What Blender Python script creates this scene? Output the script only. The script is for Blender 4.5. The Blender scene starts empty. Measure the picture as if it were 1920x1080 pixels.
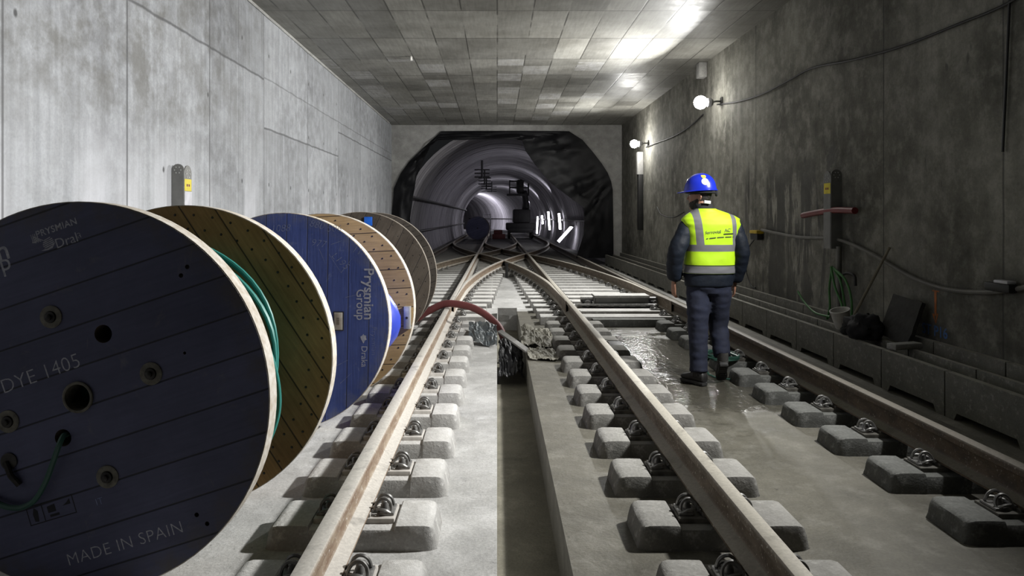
import bpy, bmesh, math, random
from mathutils import Vector, Matrix, noise
from mathutils.bvhtree import BVHTree
random.seed(7)
PI = math.pi
SC = bpy.context.scene
COL = SC.collection

# ------------------------------------------------------------------ camera
F = 1330.0                # focal length in pixels of the 1920 wide frame
CZ = 1.48                 # lens height above the track slab
VX, VY = 932.0, 408.0     # vanishing point of the tunnel axis
cd = bpy.data.cameras.new('camera')
cam = bpy.data.objects.new('camera', cd)
COL.objects.link(cam)
cam.location = (0, 0, CZ)
cam.rotation_euler = (PI / 2, 0, 0)
cd.sensor_width = 36.0
cd.lens = 36.0 * F / 1920.0
cd.shift_x = (960 - VX) / 1920.0
cd.shift_y = -(540 - VY) / 1920.0
cd.clip_start, cd.clip_end = 0.05, 400
SC.camera = cam

# ------------------------------------------------------------------ world, exposure
w = bpy.data.worlds.new('world')
SC.world = w
w.use_nodes = True
w.node_tree.nodes['Background'].inputs[0].default_value = (0.9, 0.95, 1, 1)
w.node_tree.nodes['Background'].inputs[1].default_value = 0.01
SC.view_settings.view_transform = 'Standard'
SC.view_settings.look = 'None'
SC.view_settings.exposure = 0.0
SC.view_settings.gamma = 1.0
SC.view_settings.use_curve_mapping = False
SC.cycles.max_bounces = 8
SC.cycles.diffuse_bounces = 5
SC.cycles.glossy_bounces = 4
SC.cycles.sample_clamp_indirect = 4.0
SC.cycles.caustics_reflective = False
SC.cycles.caustics_refractive = False

# ------------------------------------------------------------------ lights of the place, plus an added far fill
XR, XL, ZC, YE = 3.87, -3.27, 4.35, 22.0     # right wall, left wall, ceiling, end wall
def flood(x, y, z, watt, yaw=0.0, pitch=0.0, sx=0.30, sy=0.22, spread=180, col=(1.0, 0.995, 0.97)):
    """LED flood head looking across the tunnel (to -X); yaw > 0 turns it away from the camera, pitch > 0 down."""
    l = bpy.data.lights.new('floodlight_beam', 'AREA')
    l.shape = 'RECTANGLE'; l.size, l.size_y = sx, sy
    l.energy = watt; l.color = col; l.spread = math.radians(spread)
    o = bpy.data.objects.new('floodlight_beam', l)
    o.location = (x, y, z)
    d = Vector((-math.cos(yaw) * math.cos(pitch), math.sin(yaw) * math.cos(pitch), -math.sin(pitch)))
    o.rotation_euler = d.to_track_quat('-Z', 'Y').to_euler()
    COL.objects.link(o)
    return o
def bulb(x, y, z, watt, r=0.08, col=(1.0, 0.985, 0.95)):
    l = bpy.data.lights.new('lamp_glow', 'POINT')
    l.energy = watt; l.shadow_soft_size = r; l.color = col
    o = bpy.data.objects.new('lamp_glow', l); o.location = (x, y, z)
    COL.objects.link(o)
    return o
LAMP_A = (3.52, 12.2, 3.46)      # second lamp on the right wall, in the picture
LAMP_B = (3.52, 18.1, 3.36)      # third lamp, in the picture
LAMP_N = (3.55, 4.30, 3.30)      # nearest lamp of the row, just outside the frame
flood(LAMP_N[0] - .16, LAMP_N[1], LAMP_N[2], 262, math.radians(10), math.radians(18), spread=124)
flood(LAMP_A[0] - .16, LAMP_A[1], LAMP_A[2], 340, math.radians(-6), math.radians(16), spread=165)
flood(LAMP_B[0] - .16, LAMP_B[1], LAMP_B[2], 150, math.radians(-4), math.radians(12), spread=165)
for yy, ww in ((31.0, 40), (40.0, 45), (52.0, 80), (66.0, 120)):
    flood(3.0, yy, 2.6, ww, math.radians(10), math.radians(-5), col=(0.93, 0.92, 1.0))

bulb(-2.6, 86.0, 2.8, 620, .3, (0.93, 0.92, 1.0))  # unseen light added past the bend to brighten the far end

# ------------------------------------------------------------------ projecting helpers (photograph pixel -> place)
def at_y(px, py, Y):
    return Vector(((px - VX) * Y / F, Y, CZ + (VY - py) * Y / F))
def on_floor(px, py, z=0.0):
    Y = F * (CZ - z) / (py - VY)
    return Vector(((px - VX) * Y / F, Y, z))
def on_x(px, py, X):
    Y = F * X / (px - VX)
    return Vector((X, Y, CZ + (VY - py) * Y / F))

# ------------------------------------------------------------------ node helper
class NT:
    def __init__(s, name):
        s.m = bpy.data.materials.new(name); s.m.use_nodes = True
        s.t = s.m.node_tree; s.t.nodes.clear()
        s.out = s.t.nodes.new('ShaderNodeOutputMaterial')
        s.b = s.t.nodes.new('ShaderNodeBsdfPrincipled')
        s.t.links.new(s.b.outputs[0], s.out.inputs[0])
        s._tc = None
    def put(s, sock, v):
        if isinstance(v, bpy.types.NodeSocket): s.t.links.new(v, sock)
        elif v is not None:
            if isinstance(v, (tuple, list)) and len(v) == 3 and sock.type == 'RGBA': v = (*v, 1)
            sock.default_value = v
    def obj(s):
        if not s._tc: s._tc = s.t.nodes.new('ShaderNodeTexCoord')
        return s._tc.outputs['Object']
    def math(s, op, a, b=None, c=None, clamp=False):
        n = s.t.nodes.new('ShaderNodeMath'); n.operation = op; n.use_clamp = clamp
        for i, v in enumerate((a, b, c)):
            if v is not None: s.put(n.inputs[i], v)
        return n.outputs[0]
    def sep(s, v):
        n = s.t.nodes.new('ShaderNodeSeparateXYZ'); s.put(n.inputs[0], v); return n.outputs
    def comb(s, x, y, z):
        n = s.t.nodes.new('ShaderNodeCombineXYZ')
        for i, v in enumerate((x, y, z)): s.put(n.inputs[i], v)
        return n.outputs[0]
    def mapping(s, v, scale=(1, 1, 1), rot=(0, 0, 0), loc=(0, 0, 0)):
        n = s.t.nodes.new('ShaderNodeMapping'); s.put(n.inputs[0], v)
        n.inputs[1].default_value = loc; n.inputs[2].default_value = rot; n.inputs[3].default_value = scale
        return n.outputs[0]
    def noise(s, v, scale, detail=4, rough=0.55, dist=0.0):
        n = s.t.nodes.new('ShaderNodeTexNoise'); s.put(n.inputs['Vector'], v)
        n.inputs['Scale'].default_value = scale; n.inputs['Detail'].default_value = detail
        n.inputs['Roughness'].default_value = rough; n.inputs['Distortion'].default_value = dist
        return n.outputs['Fac']
    def white(s, v):
        n = s.t.nodes.new('ShaderNodeTexWhiteNoise'); n.noise_dimensions = '3D'; s.put(n.inputs['Vector'], v)
        return n.outputs['Value']
    def map(s, v, a, b, c=0.0, d=1.0, smooth=False):
        n = s.t.nodes.new('ShaderNodeMapRange'); n.clamp = True
        if smooth: n.interpolation_type = 'SMOOTHSTEP'
        s.put(n.inputs[0], v)
        for i, x in enumerate((a, b, c, d)): s.put(n.inputs[i + 1], x)
        return n.outputs[0]
    def mix(s, f, a, b, mode='MIX'):
        n = s.t.nodes.new('ShaderNodeMix'); n.data_type = 'RGBA'; n.blend_type = mode
        s.put(n.inputs[0], f); s.put(n.inputs[6], a); s.put(n.inputs[7], b)
        return n.outputs[2]
    def mul(s, col, f):
        n = s.t.nodes.new('ShaderNodeVectorMath'); n.operation = 'SCALE'
        s.put(n.inputs[0], col); s.put(n.inputs[3], f)
        return n.outputs[0]
    def bump(s, h, strength=0.3, dist=0.01, normal=None):
        n = s.t.nodes.new('ShaderNodeBump'); n.inputs['Strength'].default_value = strength
        n.inputs['Distance'].default_value = dist
        s.put(n.inputs['Height'], h)
        if normal is not None: s.put(n.inputs['Normal'], normal)
        return n.outputs[0]
    def line(s, c, pos, wdt):
        """1 on thin lines at c == pos (a list)."""
        r = None
        for p in pos:
            d = s.math('ABSOLUTE', s.math('SUBTRACT', c, p))
            m = s.map(d, wdt * .4, wdt, 1, 0)
            r = m if r is None else s.math('MAXIMUM', r, m)
        return r
    def box(s, c, a, b, soft):
        return s.math('MULTIPLY', s.map(c, a - soft, a + soft, 0, 1, True), s.map(c, b - soft, b + soft, 1, 0, True))
    def nz(s):
        g = s.t.nodes.new('ShaderNodeNewGeometry'); return s.sep(g.outputs['Normal'])[2]
    def done(s, base, rough=0.8, metal=0.0, normal=None, spec=None, **kw):
        s.put(s.b.inputs['Base Color'], base); s.put(s.b.inputs['Roughness'], rough)
        s.put(s.b.inputs['Metallic'], metal)
        if normal is not None: s.put(s.b.inputs['Normal'], normal)
        if spec is not None: s.put(s.b.inputs['Specular IOR Level'], spec)
        for k, v in kw.items(): s.put(s.b.inputs[k.replace('_', ' ')], v)
        return s.m

def plain(name, col, rough=0.6, metal=0.0, var=0.15, scale=8.0, bump=0.0, bscale=60.0, col2=None, spec=None):
    n = NT(name); o = n.obj()
    f = n.noise(o, scale, 5)
    c2 = col2 or tuple(max(0, c * (1 - var * 2)) for c in col)
    c = n.mix(n.map(f, .3, .7), c2, col)
    nm = n.bump(n.noise(o, bscale, 4), bump, .005) if bump else None
    return n.done(c, rough, metal, nm, spec)

# ------------------------------------------------------------------ materials: concrete
def m_wall_left():
    n = NT('left_wall_concrete'); o = n.obj(); X, Y, Z = n.sep(o)
    yz = n.comb(0, Y, Z)
    seams = [1.2, 2.9, 4.69, 6.27, 8.07, 9.95, 12.25, 14.6, 17.0, 19.4]
    idx = None
    for p in seams:
        g = n.math('GREATER_THAN', Y, p); idx = g if idx is None else n.math('ADD', idx, g)
    even = n.math('GREATER_THAN', Y, 9.95); even2 = n.math('GREATER_THAN', Y, 14.6)
    h1 = n.math('SUBTRACT', n.math('SUBTRACT', 3.42, n.math('MULTIPLY', even, .68)), n.math('MULTIPLY', even2, -.5))
    up = n.math('GREATER_THAN', Z, h1)
    tone = n.white(n.comb(idx, up, 3.3))
    big = n.noise(n.mapping(yz, (1, .5, 1)), .9, 6, .6)
    mid = n.noise(yz, 5.0, 6, .65)
    streak = n.noise(n.mapping(yz, (1, 9.0, .22)), 1.6, 5, .6)
    fine = n.noise(yz, 45, 3, .6)
    base = n.mix(n.map(big, .34, .66), (.22, .225, .235), (.36, .37, .385))
    base = n.mix(n.map(mid, .42, .75), base, (.42, .435, .46))
    base = n.mul(base, n.map(tone, 0, 1, .86, 1.12))
    base = n.mul(base, n.map(streak, .3, .72, .80, 1.1))
    base = n.mul(base, n.map(fine, .25, .75, .88, 1.08))
    # paler washed run-off low down, brown grime high up
    wash = n.math('MULTIPLY', n.map(Z, 2.4, 1.6, 0, 1), n.map(n.noise(n.mapping(yz, (1, 1.4, .15)), 1.2, 3), .48, .62))
    base = n.mix(n.math('MULTIPLY', wash, .55), base, (.58, .585, .62))
    grime = n.math('MULTIPLY', n.map(Z, 2.0, 2.7), n.map(n.noise(yz, 2.2, 7, .7), .45, .61))
    grime = n.math('MULTIPLY', grime, n.map(Y, 11, 7))
    base = n.mix(n.math('MULTIPLY', grime, .62), base, (.12, .115, .10))
    ls = n.line(Y, seams, .016)
    wob = n.math('ADD', Z, n.map(n.noise(yz, 3, 3), 0, 1, -.02, .02))
    lh = n.map(n.math('ABSOLUTE', n.math('SUBTRACT', wob, h1)), .006, .02, 1, 0)
    h2 = n.math('MULTIPLY', n.map(n.math('ABSOLUTE', n.math('SUBTRACT', wob, 3.45)), .006, .016, 1, 0), n.math('MULTIPLY', even, .6))
    lv2 = n.math('MULTIPLY', n.line(Y, [8.98, 11.1, 13.4], .010), n.map(streak, .35, .6))
    lines = n.math('MAXIMUM', n.math('MAXIMUM', ls, lh), n.math('MAXIMUM', h2, lv2))
    base = n.mix(n.math('MULTIPLY', lines, .72), base, (.07, .07, .072))
    # tie holes
    cy = n.math('SUBTRACT', n.math('FRACT', n.math('DIVIDE', Y, 1.07)), .5)
    cz = n.math('SUBTRACT', n.math('FRACT', n.math('DIVIDE', n.math('ADD', Z, .35), 0.92)), .5)
    rr = n.math('SQRT', n.math('ADD', n.math('POWER', n.math('MULTIPLY', cy, 1.07), 2), n.math('POWER', n.math('MULTIPLY', cz, .62), 2)))
    keep = n.white(n.comb(n.math('FLOOR', n.math('DIVIDE', Y, 1.07)), n.math('FLOOR', n.math('DIVIDE', n.math('ADD', Z, .35), 0.92)), 7))
    hole = n.math('MULTIPLY', n.map(rr, .012, .026, 1, 0), n.math('GREATER_THAN', keep, .45))
    base = n.mix(n.math('MULTIPLY', hole, .85), base, (.05, .05, .05))
    ht = n.math('SUBTRACT', n.math('ADD', n.math('MULTIPLY', mid, .4), n.math('MULTIPLY', fine, .15)), n.math('MAXIMUM', lines, hole))
    return n.done(base, .82, 0, n.bump(ht, .35, .012), .35)

def m_wall_right():
    n = NT('right_wall_concrete'); o = n.obj(); X, Y, Z = n.sep(o)
    yz = n.comb(0, Y, Z)
    big = n.noise(yz, .7, 6, .62)
    mid = n.noise(yz, 4.5, 7, .68)
    streak = n.noise(n.mapping(yz, (1, 7.0, .25)), 1.5, 5, .6)
    fine = n.noise(yz, 40, 3, .6)
    base = n.mix(n.map(big, .35, .65), (.080, .078, .066), (.225, .22, .19))
    base = n.mul(base, n.map(mid, .34, .66, .72, 1.2))
    base = n.mix(n.map(mid, .5, .8), base, (.26, .25, .225))
    base = n.mul(base, n.map(streak, .3, .72, .90, 1.06))
    base = n.mul(base, n.map(fine, .25, .75, .84, 1.12))
    seams = [3.4, 5.42, 7.1, 10.6, 13.2, 15.6, 18.3, 20.3]
    ls = n.line(n.math('ADD', Y, n.map(n.noise(yz, 2, 2), 0, 1, -.01, .01)), seams, .014)
    # damp runs below the box, roughly between 8 and 11.5 m
    run = n.noise(n.mapping(yz, (1, 1.9, .36)), 1.7, 7, .66, .5)
    base = n.mix(n.math('MULTIPLY', n.box(Y, 8.3, 20.0, .8), .55), base, n.mul(base, 1.7))  # wall lightened along the lamps, their light painted into its colour
    msk = n.math('MULTIPLY', n.box(Y, 7.9, 11.4, .5), n.map(Z, 2.45, 1.9))
    wet = n.math('MULTIPLY', n.map(n.math('ADD', run, n.math('MULTIPLY', n.box(Y, 8.75, 10.1, .12), .09)), .535, .575), msk)
    blot = n.math('MULTIPLY', n.map(n.noise(n.mapping(yz, (1, 1, .7)), 3.1, 6, .65), .56, .60), n.math('MULTIPLY', n.box(Y, 7.6, 9.6, .3), n.box(Z, 1.5, 2.7, .25)))
    wet = n.math('MAXIMUM', wet, n.math('MULTIPLY', blot, .8))
    base = n.mix(n.math('MULTIPLY', wet, .78), base, (.030, .030, .026))
    low = n.math('MULTIPLY', n.map(Z, 1.2, .4), n.map(n.noise(yz, 2.6, 6, .7), .46, .62))
    base = n.mix(n.math('MULTIPLY', low, .5), base, (.045, .045, .042))
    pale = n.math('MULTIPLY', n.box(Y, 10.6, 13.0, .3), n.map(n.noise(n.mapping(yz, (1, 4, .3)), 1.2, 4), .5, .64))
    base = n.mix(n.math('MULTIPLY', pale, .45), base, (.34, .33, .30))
    spot = n.map(n.noise(n.mapping(yz, (1, 1.6, .8)), 3.4, 2, .5), .70, .735)
    base = n.mix(n.math('MULTIPLY', spot, .6), base, (.06, .06, .055))
    base = n.mix(n.math('MULTIPLY', ls, .7), base, (.05, .05, .048))
    ht = n.math('SUBTRACT', n.math('ADD', n.math('MULTIPLY', mid, .5), n.math('MULTIPLY', fine, .2)), n.math('ADD', ls, n.math('MULTIPLY', spot, .6)))
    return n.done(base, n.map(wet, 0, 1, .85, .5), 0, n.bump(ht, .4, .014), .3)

def m_ceiling():
    n = NT('ceiling_board_marked_concrete'); o = n.obj(); X, Y, Z = n.sep(o)
    bx = n.math('FLOOR', n.math('DIVIDE', X, .5)); by = n.math('FLOOR', n.math('DIVIDE', n.math('ADD', Y, .66), 1.5))
    far = n.math('GREATER_THAN', Y, 12.84)
    by2 = n.math('FLOOR', n.math('DIVIDE', n.math('ADD', Y, n.math('MULTIPLY', n.white(n.comb(bx, 1, 1)), .75)), .75))
    rowid = n.math('ADD', n.math('MULTIPLY', far, n.math('ADD', by2, 50)), n.math('MULTIPLY', n.math('SUBTRACT', 1, far), by))
    tone = n.white(n.comb(bx, rowid, 1))
    fx = n.math('ABSOLUTE', n.math('SUBTRACT', n.math('FRACT', n.math('DIVIDE', X, .5)), .5))
    fy = n.math('ABSOLUTE', n.math('SUBTRACT', n.math('FRACT', n.math('DIVIDE', n.math('ADD', Y, .66), 1.5)), .5))
    wob = n.map(n.noise(o, 5, 3), 0, 1, -.006, .006)
    lx = n.map(n.math('ADD', fx, wob), .470, .488); ly = n.map(n.math('ADD', fy, wob), .490, .496)
    lx = n.math('MULTIPLY', lx, n.map(n.noise(o, 1.1, 3), .38, .5))
    lines = n.math('MAXIMUM', lx, ly)
    grain = n.noise(n.mapping(o, (14, 1.2, 1)), 2.2, 5, .6)
    big = n.noise(o, .8, 6, .6); mid = n.noise(o, 6, 6, .65)
    base = n.mix(n.map(big, .35, .65), (.17, .165, .145), (.30, .295, .27))
    base = n.mul(base, n.map(tone, 0, 1, .72, 1.18))
    pale = n.math('MULTIPLY', n.math('GREATER_THAN', tone, .86), n.math('MULTIPLY', n.map(mid, .35, .6), far))
    base = n.mix(n.math('MULTIPLY', pale, .5), base, (.42, .42, .43))
    base = n.mul(base, n.map(grain, .3, .7, .82, 1.14))
    base = n.mix(n.math('MULTIPLY', lines, .75), base, (.035, .033, .028))
    ht = n.math('ADD', n.math('MULTIPLY', grain, .12), n.math('SUBTRACT', n.math('MULTIPLY', tone, .35), lines))
    rough = n.map(n.math('ADD', n.math('MULTIPLY', mid, .6), n.math('MULTIPLY', tone, .4)), .3, .75, .40, .62)
    return n.done(base, rough, 0, n.bump(ht, .22, .008), .32)

def m_floor(name, c1, c2, c3, wet=None, rough=.85):
    n = NT(name); o = n.obj(); X, Y, Z = n.sep(o)
    big = n.noise(o, 1.1, 6, .62); mid = n.noise(o, 6, 7, .68); fine = n.noise(o, 70, 4, .7)
    base = n.mix(n.map(big, .36, .64), c1, c2)
    base = n.mix(n.map(mid, .5, .78), base, c3)
    base = n.mul(base, n.map(fine, .25, .75, .74, 1.16))
    base = n.mul(base, n.map(n.noise(o, 2.7, 7, .72), .36, .62, .80, 1.08))
    specks = n.map(n.noise(o, 26, 2, .5), .72, .76)
    base = n.mix(n.math('MULTIPLY', specks, .5), base, tuple(c * .3 for c in c1))
    swirl = n.noise(n.mapping(o, (1, 1, 1), (0, 0, .5)), 2.6, 4, .5, 2.2)
    ht = n.math('ADD', n.math('ADD', n.math('MULTIPLY', mid, .7), n.math('MULTIPLY', fine, .22)), n.math('MULTIPLY', swirl, .6))
    r = rough
    if wet:
        wn = n.noise(o, 2.2, 6, .66)
        pud = n.math('MULTIPLY', n.math('MULTIPLY', n.box(X, 1.05, 2.35, .2), n.box(Y, 5.2, 9.2, .9)), 1.0)
        wm = n.map(n.math('ADD', n.math('MULTIPLY', pud, .40), wn), .66, .80)
        base = n.mix(n.math('MULTIPLY', wm, .55), base, tuple(c * .38 for c in c1))
        r = n.map(wm, 0, 1, .62, .10)
        ht = n.math('ADD', n.math('MULTIPLY', ht, n.map(wm, 0, 1, 1, .3)), n.math('MULTIPLY', wm, n.math('MULTIPLY', n.noise(n.mapping(o, (1, .6, 1)), 22, 3, .6), .55)))
    return n.done(base, r, 0, n.bump(ht, .5, .02), .4)

M = {}
M['wall_left'] = m_wall_left()
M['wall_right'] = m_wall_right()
M['ceiling'] = m_ceiling()
M['floor_pale'] = m_floor('pale_dusty_slab', (.42, .415, .40), (.56, .555, .54), (.66, .655, .645))
M['floor_damp'] = m_floor('damp_brown_slab', (.105, .098, .078), (.165, .155, .125), (.22, .21, .18), wet=True)
M['floor_drain'] = m_floor('silty_drain_bed', (.16, .15, .115), (.23, .215, .165), (.28, .265, .21))
M['floor_far'] = m_floor('dark_tunnel_floor', (.05, .048, .05), (.09, .085, .085), (.12, .115, .115))
M['end_concrete'] = m_floor('end_wall_concrete', (.33, .325, .31), (.45, .445, .43), (.5, .5, .48))

def m_lining():
    n = NT('bored_tunnel_lining'); o = n.obj(); X, Y, Z = n.sep(o)
    fy = n.math('ABSOLUTE', n.math('SUBTRACT', n.math('FRACT', n.math('DIVIDE', Y, 1.8)), .5))
    seam = n.map(fy, .46, .49)
    ring = n.white(n.comb(n.math('FLOOR', n.math('DIVIDE', Y, 1.8)), 2, 5))
    g = n.noise(n.mapping(o, (1, 4, 1)), 1.2, 5, .6)
    base = n.mix(n.map(g, .35, .65), (.30, .285, .31), (.46, .445, .475))
    base = n.mul(base, n.map(ring, 0, 1, .68, 1.15))
    base = n.mix(n.math('MULTIPLY', seam, .6), base, (.10, .095, .10))
    return n.done(base, .95, 0, n.bump(n.math('SUBTRACT', g, seam), .4, .03), .1)
M['lining'] = m_lining()

def m_block(name, c1, c2, c3):
    n = NT(name); o = n.obj()
    big = n.noise(o, 5, 6, .65); fine = n.noise(o, 90, 4, .7); mid = n.noise(o, 22, 5, .65)
    base = n.mix(n.map(big, .35, .65), c1, c2)
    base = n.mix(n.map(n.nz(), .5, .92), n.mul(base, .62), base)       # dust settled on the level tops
    base = n.mix(n.map(mid, .55, .8), base, c3)
    base = n.mul(base, n.map(fine, .25, .75, .8, 1.12))
    return n.done(base, .9, 0, n.bump(n.math('ADD', n.math('MULTIPLY', mid, .7), n.math('MULTIPLY', fine, .4)), .55, .012), .2)
M['block_pale'] = m_block('dusty_sleeper_concrete', (.50, .49, .465), (.64, .63, .61), (.72, .71, .69))
M['block_mid'] = m_block('sleeper_concrete', (.26, .255, .235), (.35, .34, .32), (.45, .44, .415))
M['block_grey'] = m_block('wet_grey_sleeper_concrete', (.15, .152, .143), (.22, .223, .21), (.29, .29, .28))
M['trough'] = m_block('trough_concrete', (.25, .245, .215), (.34, .33, .29), (.40, .39, .35))

def m_rail(name, web, web2, top):
    n = NT(name); o = n.obj()
    a = n.noise(n.mapping(o, (1, .5, 1)), 14, 6, .7); b = n.noise(o, 60, 4, .7)
    side = n.mix(n.map(a, .38, .62), web, web2)
    side = n.mix(n.map(b, .6, .75), side, tuple(min(1, c * 2.0) for c in top))
    dust = n.mul(top, n.map(b, .3, .7, .78, 1.08))
    dust = n.mix(n.map(n.noise(o, 6, 5, .7), .55, .68), dust, n.mul(top, .6))
    base = n.mix(n.map(n.nz(), .2, .55), side, dust)
    return n.done(base, .62, .15, n.bump(a, .25, .004), .4)
M['rail_pale'] = m_rail('dust_coated_rail', (.20, .13, .085), (.34, .27, .20), (.62, .59, .54))
M['rail_mid'] = m_rail('rusty_rail', (.10, .075, .05), (.19, .15, .11), (.45, .42, .36))
M['rail_dark'] = m_rail('wet_rusty_rail', (.045, .032, .022), (.10, .07, .045), (.22, .20, .17))
M['clip_steel'] = plain('rail_clip_steel', (.30, .295, .285), .45, .5, .3, 40)
M['plate_steel'] = plain('base_plate_steel', (.58, .55, .51), .85, .0, .2, 20)
M['plate_dark'] = plain('dark_base_plate_steel', (.16, .15, .13), .7, .2, .3, 20)

# ------------------------------------------------------------------ mesh helpers
class MB:
    def __init__(s): s.v, s.f, s.mi, s.mats = [], [], [], []
    def slot(s, m):
        if m not in s.mats: s.mats.append(m)
        return s.mats.index(m)
    def add(s, verts, faces, m, mx=None):
        b = len(s.v); k = s.slot(m)
        for v in verts: s.v.append(tuple(mx @ Vector(v)) if mx is not None else tuple(v))
        for f in faces: s.f.append([b + i for i in f]); s.mi.append(k)
        return s
    def box(s, lo, hi, m, mx=None, ch=0.0):
        x0, y0, z0 = lo; x1, y1, z1 = hi
        if ch <= 0:
            v = [(x0,y0,z0),(x1,y0,z0),(x1,y1,z0),(x0,y1,z0),(x0,y0,z1),(x1,y0,z1),(x1,y1,z1),(x0,y1,z1)]
            f = [(3,2,1,0),(4,5,6,7),(0,1,5,4),(1,2,6,5),(2,3,7,6),(3,0,4,7)]
            return s.add(v, f, m, mx)
        bm = bmesh.new(); bmesh.ops.create_cube(bm, size=1)
        for q in bm.verts:
            q.co = Vector(((x0+x1)/2 + q.co.x*(x1-x0), (y0+y1)/2 + q.co.y*(y1-y0), (z0+z1)/2 + q.co.z*(z1-z0)))
        bmesh.ops.bevel(bm, geom=list(bm.edges), offset=ch, segments=2, affect='EDGES', profile=.5)
        return s.bm(bm, m, mx)
    def bm(s, bm, m, mx=None):
        bm.verts.index_update()
        s.add([tuple(q.co) for q in bm.verts], [[q.index for q in f.verts] for f in bm.faces], m, mx)
        bm.free(); return s
    def loft(s, rings, m, mx=None, cap=True, closed=True):
        """rings: equal-length lists of points; joined in order."""
        n = len(rings[0]); v = [p for r in rings for p in r]; f = []
        for i in range(len(rings) - 1):
            for j in range(n if closed else n - 1):
                a, b = i*n + j, i*n + (j+1) % n
                f.append((a, b, b + n, a + n))
        if cap and closed:
            f.append(tuple(range(n - 1, -1, -1))); f.append(tuple((len(rings)-1)*n + j for j in range(n)))
        return s.add(v, f, m, mx)
    def tube(s, pts, r, m, seg=8, mx=None, cap=True, closed=False):
        pts = [Vector(p) for p in pts]; rings = []; up = None; N = len(pts)
        for i, p in enumerate(pts):
            if closed: t = pts[(i+1) % N] - pts[i-1]
            else: t = (pts[min(i+1, N-1)] - pts[max(i-1, 0)])
            t.normalize()
            if up is None: up = t.orthogonal().normalized()
            up = (up - t * up.dot(t)).normalized()
            sd = t.cross(up); rr = r[i] if isinstance(r, (list, tuple)) else r
            rings.append([tuple(p + up * rr * math.cos(2*PI*k/seg) + sd * rr * math.sin(2*PI*k/seg)) for k in range(seg)])
        if closed: rings.append(rings[0]); cap = False
        return s.loft(rings, m, mx, cap)
    def cyl(s, p0, p1, r, m, seg=16, mx=None, r1=None):
        return s.tube([p0, p1], [r, r if r1 is None else r1], m, seg, mx)
    def lathe(s, prof, m, axis=(0,0,1), org=(0,0,0), seg=32, mx=None, cap=True):
        """prof: (radius, along axis)."""
        ax = Vector(axis).normalized(); u = ax.orthogonal().normalized(); w_ = ax.cross(u); o = Vector(org)
        rings = [[tuple(o + ax*h + (u*math.cos(2*PI*k/seg) + w_*math.sin(2*PI*k/seg))*max(r, 1e-4)) for k in range(seg)] for r, h in prof]
        return s.loft(rings, m, mx, cap)
    def ell(s, c, r, m, mx=None, sub=3):
        bm = bmesh.new(); bmesh.ops.create_icosphere(bm, subdivisions=sub, radius=1)
        for q in bm.verts: q.co = Vector((c[0] + q.co.x*r[0], c[1] + q.co.y*r[1], c[2] + q.co.z*r[2]))
        return s.bm(bm, m, mx)
    def mesh(s, name, sharp=38):
        me = bpy.data.meshes.new(name)
        me.from_pydata(s.v, [], s.f)
        for m in s.mats: me.materials.append(m)
        me.polygons.foreach_set('material_index', s.mi)
        bm = bmesh.new(); bm.from_mesh(me)
        bmesh.ops.recalc_face_normals(bm, faces=bm.faces); bm.to_mesh(me); bm.free()
        if sharp:
            me.polygons.foreach_set('use_smooth', [True] * len(me.polygons))
            me.set_sharp_from_angle(angle=math.radians(sharp))
        me.update(); return me
    def build(s, name, parent=None, loc=None, rot=None, sharp=38):
        o = bpy.data.objects.new(name, s.mesh(name, sharp)); COL.objects.link(o)
        if parent is not None: o.parent = parent
        if loc is not None: o.location = loc
        if rot is not None: o.rotation_euler = rot
        return o

def tag(o, label, cat, group=None, kind=None):
    o['label'] = label; o['category'] = cat
    if group: o['group'] = group
    if kind: o['kind'] = kind
    return o
def empty(name, label, cat, loc=(0,0,0), rot=(0,0,0), group=None):
    o = bpy.data.objects.new(name, None); COL.objects.link(o)
    o.location = loc; o.rotation_euler = rot; o.empty_display_size = .1
    return tag(o, label, cat, group)
def struct(o):
    o['kind'] = 'structure'; return o
def share(name, me, parent=None, loc=(0,0,0), rot=(0,0,0)):
    o = bpy.data.objects.new(name, me); COL.objects.link(o)
    if parent is not None: o.parent = parent
    o.location = loc; o.rotation_euler = rot
    return o
def smooth_path(pts, n=8):
    """Catmull-Rom through the points."""
    P = [Vector(p) for p in pts]; P = [P[0]*2 - P[1]] + P + [P[-1]*2 - P[-2]]; out = []
    for i in range(1, len(P) - 2):
        for k in range(n):
            t = k / n; a, b, c, d = P[i-1], P[i], P[i+1], P[i+2]
            out.append(.5*((2*b) + (c - a)*t + (2*a - 5*b + 4*c - d)*t*t + (3*b - a - 3*c + d)*t**3))
    out.append(P[-2]); return out
def text_geo(body, size, align='CENTER', bold=0.0, spacing=1.0, shear=0.0):
    c = bpy.data.curves.new('lettering', 'FONT'); c.body = body; c.size = size
    c.align_x = align; c.align_y = 'CENTER'; c.offset = bold; c.space_character = spacing; c.shear = shear
    c.resolution_u = 3
    o = bpy.data.objects.new('lettering', c); COL.objects.link(o)
    dg = bpy.context.evaluated_depsgraph_get()
    me = bpy.data.meshes.new_from_object(o.evaluated_get(dg))
    v = [tuple(q.co) for q in me.vertices]; f = [tuple(p.vertices) for p in me.polygons]
    bpy.data.objects.remove(o); bpy.data.curves.remove(c); bpy.data.meshes.remove(me)
    return v, f
def fuse(parts, voxel, smooth=6, fac=.5):
    """One continuous surface out of overlapping closed shapes."""
    o = parts.build('fuse_source', sharp=None)
    r = o.modifiers.new('r', 'REMESH'); r.mode = 'VOXEL'; r.voxel_size = voxel
    sm = o.modifiers.new('s', 'SMOOTH'); sm.iterations = smooth; sm.factor = fac
    dg = bpy.context.evaluated_depsgraph_get()
    me = bpy.data.meshes.new_from_object(o.evaluated_get(dg))
    old = o.data; bpy.data.objects.remove(o); bpy.data.meshes.remove(old)
    return me
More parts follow.
